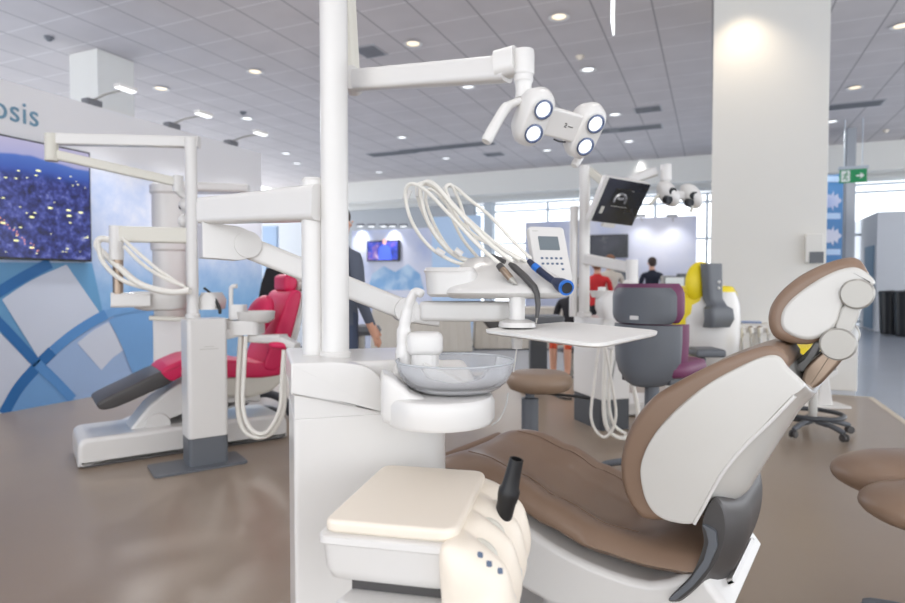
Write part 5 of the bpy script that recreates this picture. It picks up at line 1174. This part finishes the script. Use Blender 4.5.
b = MB(); b.lathe([(.19, .30), (.2, .32), (.18, .335), (.02, .34)], seatc, Z, 28); b.build('seat', 'slate', t); b = MB(); b.lathe([(.2, .012), (.2, .03), (.03, .05), (.03, .305)], seatc, Z, 24); b.build('post', 'steel', t)
# grey chair with slab post behind the tan stool
c = gd(538.5, 6.4)
t = thing('treatment_chair', 'dark slate padded chair on a flat slab post, behind the tray', 'chair', c + Z * .012)
b = MB(); zq = P(538, 318, 6.4).z; b.loft([[V((c.x, c.y, 0)) + R * (x + .02) + FH * y + Z * z for x, y in rrect(.46, .4, .06, 5)] for z in (zq - .06, zq + .03)]); b.build('seat', 'slate', t, bevel=.02)
b = MB(); zq2 = P(505, 323, 6.4).z; b.loft([[V((c.x, c.y, 0)) + R * (x - .36) + FH * (y - .1) + Z * (z + .0) for x, y in rrect(w, .3, .05, 4)] for w, z in [(.36, zq2 - .05), (.5, zq2 + .04)]]); b.build('leg_pad', 'charcoal', t, bevel=.015)
b = MB(); b.box(V((c.x, c.y, .02)) - R * .09 - FH * .05, R * .18, FH * .14, Z * (zq - .06)); b.build('slab_post', 'slate_dark', t, bevel=.01)
b = MB(); b.cbox(V((c.x, c.y, .03)), .4, .4, .035, R, FH); b.build('foot_plate', 'slate_dark', t, bevel=.01)
b = MB(); b.tube(cspl([G(541, 392, .02), G(552, 394, .02), G(562, 398, .02), G(572, 399, .02)], 5), .012, 8); cb = b.build('floor_cable', 'black', None); tag(cb, 'black cable end on the floor by the tan stool', 'cable')
# grey stool by the suit
c = gd(361, 4.75); t = thing('visitor_stool', 'grey round stool beside the person in the grey-blue suit', 'stool', c + Z * .012)
zq = P(361, 330, 4.75).z
b = MB(); b.lathe([(.02, zq - .035), (.14, zq - .035), (.16, zq), (.14, zq + .035), (.02, zq + .04)], c, Z, 28); b.build('seat', 'slate', t, ang=50); b = MB(); b.lathe([(.2, .012), (.2, .03), (.03, .05), (.03, zq - .03)], c, Z, 24); b.build('post', 'steel', t)
# ================================================================== far stands
def draped(x0, x1, y, d, dep, z, label, nm='draped_table'):
    a, e = gd(x0, d), gd(x1, d); w = (e - a); L_ = w.length; w.normalize(); n = Z.cross(w); n = n if n.dot(FH) > 0 else -n
    t = thing(nm, label, 'table', (a + e) / 2 + Z * .012)
    b = MB(); b.box(a + n * .02 + w * .02 + Z * (z - .05), w * (L_ - .04), n * (dep - .04), Z * .04); b.build('table_top', 'white_matt', t)
    for s_ in (.08, L_ - .08):
        for k in (.08, dep - .08): b = MB(); b.cyl(a + w * s_ + n * k + Z * .0, a + w * s_ + n * k + Z * (z - .05), .02, n=10); b.build('leg', 'steel', t)
    N = 90; per = []
    def wob(i): return .018 * math.sin(i * 1.9) + .012 * math.sin(i * .77)
    top, bot = [], []
    loop = [(s_, 0) for s_ in [L_ * i / 40 for i in range(40)]] + [(L_, dep * i / 10) for i in range(10)] + [(L_ - L_ * i / 40, dep) for i in range(40)] + [(0, dep - dep * i / 10) for i in range(10)]
    for i, (s_, k) in enumerate(loop):
        top.append(a + w * s_ + n * k + Z * z); c_ = V((L_ / 2, dep / 2)); dv = V((s_, k)) - c_; dv.normalize(); o3 = wob(i) + .03
        bot.append(a + w * (s_ + dv.x * o3) + n * (k + dv.y * o3) + Z * .02)
    b = MB(); b.loft([top, bot], caps=(True, False)); cl = b.build('tablecloth', 'beige_cloth', None, ang=50)
    tag(cl, 'floor length beige cloth over ' + label.split(' ', 1)[1], 'tablecloth')
    return t
draped(372, 470, 0, 9.9, .8, .72, 'long table under the far television')
draped(476, 566, 0, 10.4, .8, .72, 'long table behind the delivery head')
# booth with television at the far left
def panel(nm, x0, x1, d, z, m_, label, cat, th=.08, z0=.012):
    p0, p1 = gd(x0, d), gd(x1, d); Y = p0.y
    x1_ = WY(x1, 283, Y).x; t = MB(); t.box(V((p0.x, Y, z0)), X1 * (x1_ - p0.x), Y1 * th, Z * (z - z0)); o = t.build(nm, m_, None, bevel=.005); tag(o, label, cat); return o, p0, x1_, Y
o, p0, x1_, Yb = panel('wall_far', 352, 436, 13.6, WY(395, 229, gd(352, 13.6).y).z, 'print_lilac', 'pale booth wall carrying the small far television', 'booth wall')
def far_tv(xa, ya, xb, yb2, Y, m_, label):
    a, e = WY(xa, yb2, Y - .06), WY(xb, ya, Y - .06)
    t = thing('wall_mounted_television', label, 'television', V(((a.x + e.x) / 2, Y, a.z)))
    b = MB(); b.box(V((a.x, Y - .07, a.z)), X1 * (e.x - a.x), Y1 * .068, Z * (e.z - a.z)); b.build('casing', 'tv_black', t, bevel=.006)
    b = MB(); b.box(V((a.x + .03, Y - .073, a.z + .03)), X1 * (e.x - a.x - .06), Y1 * .003, Z * (e.z - a.z - .06)); sc2 = b.build('screen', m_, t)
    return t, sc2, a, e
struct(o)
t, sc2, a, e = far_tv(367, 240, 399, 261.5, Yb, 'screen_show', 'small far television showing a figure in blue')
mk('show_blue', (60, 90, 220), .3, emit=.8); mk('show_skin', (220, 160, 150), .3, emit=.5)
b = MB(); q = V(((a.x + e.x) / 2 + .05, Yb - .075, 0)); hgt = e.z - a.z
b.mi = 0; b.prism([(-.16, .03), (.18, .03), (.14, .3), (.05, .36), (-.05, .36), (-.13, .3)], q + Z * a.z, X1, Z, Y1, .001); b.mi = 1; b.prism(rrect(.09, .12, .04, 4), q + Z * (a.z + .42), X1, Z, Y1, .001); b.build('picture', ['show_blue', 'show_skin'], sc2)
b = MB()
pts = [WY(x, y, Yb - .006) for x, y in [(368, 290), (372, 274), (384, 266), (395, 272), (408, 264), (420, 274), (424, 290)]]
b.f([b.v(p) for p in pts]); g_ = b.build('printed_picture', 'sofa_print', o)
for x in (361, 372, 384, 393, 404):
    p = WY(x, 227, Yb - .05)
    t = thing('arm_spotlight', 'little spotlight in the row on the far television booth', 'spotlight', p, 'spotlights on the far booth')
    b = MB(); b.cbox(p + V((0, -.02, .04)), .16, .1, .05); b.build('head', 'vent_dark', t); b = MB(); b.cbox(p + V((0, -.02, .01)), .12, .07, .01); b.build('diffuser', 'lamp_white', t)
    if x in (361, 393):
        ld = bpy.data.lights.new('spot_beam', 'SPOT'); ld.energy = 25; ld.spot_size = 1.6; ld.spot_blend = 1; ld.shadow_soft_size = .05; lo = bpy.data.objects.new('spot_beam', ld); COL.objects.link(lo); lo.location = p + V((0, -.15, 0)); lo.rotation_euler = (math.radians(25), 0, 0)
# blue lit poster stand
o, _, _, _ = panel('poster_stand', 432, 480, 12.6, WY(455, 216, gd(432, 12.6).y).z, 'poster_blue', 'pale blue free-standing poster behind the arched hoses', 'poster')
o, _, _, _ = panel('poster_stand', 263, 277, 15.0, WY(270, 226, gd(263, 15.0).y).z, 'poster_blue', 'narrow pale blue poster seen above the folding arm', 'poster')
# main far booth
o, p0, x1_, Yc = panel('wall_middle', 525, 696, 13.2, WY(610, 219, gd(525, 13.2).y).z, 'print_lilac', 'pale lilac booth wall behind the person in the navy suit', 'booth wall')
struct(o)
t, sc2, a, e = far_tv(589, 234, 628, 258, Yc, 'screen_dim', 'dark switched-off looking television on the lilac booth wall')
b = MB(); b.box(V((WY(616, 250, Yc).x, Yc - .05, WY(616, 250, Yc).z)), X1 * .3, Y1 * .004, Z * .05) if False else None
b.bm.free()
for x in (640, 672):
    ld = bpy.data.lights.new('spot_beam', 'SPOT'); ld.energy = 13; ld.spot_size = 1.9; ld.spot_blend = 1; ld.shadow_soft_size = .05; p = WY(x, 219, Yc - .4); lo = bpy.data.objects.new('spot_beam', ld); COL.objects.link(lo); lo.location = p; lo.rotation_euler = (math.radians(28), 0, 0)
    t = thing('arm_spotlight', 'arm spotlight over the lilac booth wall', 'spotlight', V((p.x, Yc, p.z)), 'spotlights on the lilac booth'); b = MB(); b.tube([V((p.x, Yc + .02, p.z)), p + Z * .06], .012, 8); b.build('arm', 'steel', t); b = MB(); b.cbox(p + Z * .06, .2, .1, .05); b.build('head', 'vent', t)
# far counter with things on it
c0, c1 = gd(600, 11.0), gd(693, 11.0)
zc_ = P(650, 292, 11.0).z; w = (c1 - c0); L_ = w.length; w.normalize(); n = Z.cross(w); n = n if n.dot(FH) > 0 else -n
t = thing('display_counter', 'white far counter with laptop and machines', 'counter', (c0 + c1) / 2 + Z * .012)
b = MB(); b.box(c0 + Z * .012, w * L_, n * .5, Z * (zc_ - .05)); b.build('body', 'white_matt', t, bevel=.01); b = MB(); b.box(c0 - n * .03 + Z * (zc_ - .04), w * L_, n * .56, Z * .04); b.build('counter_top', 'white', t, bevel=.006)
p = gd(677, 11.1) ; p.z = zc_
t = thing('laptop', 'open laptop with pale screen on the far counter', 'laptop', p)
b = MB(); b.cbox(p + Z * .012, .36, .24, .02, w, n); b.build('base', 'charcoal', t); b = MB(); b.cbox(p + n * .13 + Z * .15, .38, .015, .28, w, n); ld_ = b.build('lid', 'charcoal', t); b = MB(); b.cbox(p + n * .121 + Z * .15, .35, .004, .24, w, n); b.build('screen', 'sign_white', ld_)
for x, wd, hh, m_, lab in [(658, .1, .12, 'acrylic', 'small clear box beside the navy suit'), (666, .16, .3, 'greylight', 'pale box shaped device behind the laptop'), (683, .2, .34, 'slate', 'dark machine behind the laptop'), (692.5, .12, .34, 'charcoal', 'darkest machine at the right end of the far counter')]:
    p = gd(x, 11.38 if x > 660 else 11.1); p.z = zc_; t = thing('counter_device', lab, 'device', p)
    b = MB(); b.cbox(p + Z * hh / 2, wd, .16, hh, w, n); b.build('body', m_, t, bevel=.01); b = MB(); b.cbox(p + Z * hh * .7 - n * .082, wd * .7, .006, hh * .25, w, n); b.build('front_panel', 'lcd', t)
o, _, _, _ = panel('poster_stand', 688, 696, 12.5, P(690, 262, 12.5).z, 'poster_aqua', 'slim aqua banner at the end of the lilac booth wall', 'banner')
p = gd(622, 10.8); p.z = 0
t = thing('side_monitor', 'grey monitor seen through the middle unit arm', 'monitor', V((p.x, p.y, zc_)))
b = MB(); b.cbox(V((p.x, p.y, P(622, 273, 10.8).z)) + n * .25, .36, .03, .3, w, n); b.build('screen', 'slate', t, bevel=.006); b = MB(); b.cbox(V((p.x, p.y, zc_ + .05)) + n * .25, .06, .06, .1, w, n); b.build('foot', 'charcoal', t)
# ------------------------------------------------------------------ right side: banner, booth, bins
Ys = 14.6
a, e = WY(824, 265, Ys), WY(843.5, 174, Ys)
t = thing('banner', 'tall blue hanging banner with white splash shapes, right of the column', 'banner', V(((a.x + e.x) / 2, Ys, .012)))
b = MB(); b.box(V((a.x - .4, Ys, .3)), X1 * (e.x - a.x + .4), Y1 * .05, Z * (e.z - .3)); bo = b.build('cloth', 'banner_blue', t)
b = MB(); b.box(V((a.x - .4, Ys + .005, .012)), X1 * .06, Y1 * .04, Z * .3); b.box(V((e.x - .06, Ys + .005, .012)), X1 * .06, Y1 * .04, Z * .3); b.build('feet', 'steel', t)
b = MB()
for yy in (201, 236):
    q = WY(832, yy, Ys - .003); ps_ = []
    for k in range(26): r_ = (.13 if k % 2 else .17) * (1 + .25 * math.sin(k * 2.3)); ps_.append(b.v(q + X1 * r_ * math.cos(2 * PI * k / 26) + Z * r_ * math.sin(2 * PI * k / 26)))
    b.f(ps_); b.build('splash_mark', 'print_lilac', bo); b = MB()
for yy in (179, 216, 252):
    for k in range(5): q = WY(828 + k * 2.8, yy, Ys - .003); b.f([b.v(q + v_) for v_ in (V((-.025, 0, -.06)), V((.025, 0, -.06)), V((.025, 0, .06)), V((-.025, 0, .06)))])
b.build('lettering', 'poster_blue', bo)
a, e = WY(844.5, 283, 15.0), WY(853.5, 283, 15.0)
b = MB(); b.box(V((a.x, 15.0, 0)), X1 * (e.x - a.x), Y1 * .3, Z * CEIL); struct(b.build('column', 'pillar', bevel=.01), 'narrow grey pillar between banner and window', 'pillar')
db = 14.2; c = gd(876, db)
zt3 = WY(876, 212, c.y).z
t = thing('grey_booth', 'plain grey cabin with a blue door in front of the right windows', 'booth', c + Z * .012)
b = MB(); xl = c.x; b.box(V((xl, c.y, .012)), X1 * 3.5, Y1 * .8, Z * (zt3 - .012)); b.box(V((xl - .02, c.y - .02, .012)), X1 * 3.54, Y1 * .02, Z * .12); b.build('body', 'booth_grey', t)
# its left wing runs back with the door
b = MB(); b.box(V((xl - .0, c.y + .8, .012)), X1 * .1, Y1 * 1.9, Z * (zt3 - .012)); b.build('side_wall', 'booth_grey', t)
b = MB(); b.box(V((xl - .02, c.y + .25, .05)), X1 * .018, Y1 * .9, Z * 2.0); dr_ = b.build('door', 'door_blue', t); b = MB(); b.cyl(V((xl - .06, c.y + .35, 1.0)), V((xl - .06, c.y + .35, 1.2)), .015); b.build('handle', 'steel', dr_)
for x, d, lab in [(891, 13.45, 'black round bin nearer the grey cabin corner'), (906, 12.9, 'black round bin at the right edge, beside the other bin')]:
    p = gd(x, d); t = thing('waste_bin', lab, 'bin', p, 'black bins by the grey cabin')
    zt4 = P(x, 291, d).z; b = MB(); b.lathe([(.17, .012), (.19, .05), (.225, zt4 - .08), (.225, zt4 - .07)], p, Z, 32); b.build('body', 'bin', t, ang=40); b = MB(); b.lathe([(.232, zt4 - .08), (.236, zt4 - .03), (.22, zt4), (.02, zt4 + .02)], p, Z, 32); b.build('lid', 'bin', t, ang=40)
# ================================================================== light, camera
wd = bpy.data.worlds.new('daylight'); SC.world = wd; wd.use_nodes = True
bg = wd.node_tree.nodes['Background']; bg.inputs[0].default_value = (.93, .96, 1, 1); bg.inputs[1].default_value = WORLD
cam = bpy.data.cameras.new('camera'); cam.sensor_width = 36; cam.lens = FPX * 36 / 905; cam.clip_end = 100
cam.dof.use_dof = True; cam.dof.focus_distance = 1.55; cam.dof.aperture_fstop = 3.2
for x in (-3.6, -1.6, .4, 2.4):  # unseen fill spots without fixtures, added to brighten the floor and foreground
    for y in (-2.6, -.4, 1.8, 4.0):
        ld = bpy.data.lights.new('downlight_or_fill_beam', 'SPOT'); ld.energy = FILL; ld.spot_size = 2.4; ld.spot_blend = .9; ld.shadow_soft_size = .25; ld.color = (1, .96, .91)
        lo = bpy.data.objects.new('downlight_or_fill_beam', ld); COL.objects.link(lo); lo.location = (x, y, CEIL - .05)
co = bpy.data.objects.new('camera', cam); COL.objects.link(co)
co.matrix_world = Matrix(((R.x, U.x, -F.x, CAM.x), (R.y, U.y, -F.y, CAM.y), (R.z, U.z, -F.z, CAM.z), (0, 0, 0, 1)))
SC.camera = co
vs = SC.view_settings; vs.view_transform = 'Standard'; vs.look = 'None'; vs.gamma = 1; vs.use_curve_mapping = False; vs.exposure = EXPO
SC.render.dither_intensity = 1
cy = SC.cycles; cy.max_bounces = 8; cy.diffuse_bounces = 4; cy.transparent_max_bounces = 12; cy.use_denoising = True; cy.sample_clamp_indirect = 4; cy.caustics_reflective = False; cy.caustics_refractive = False
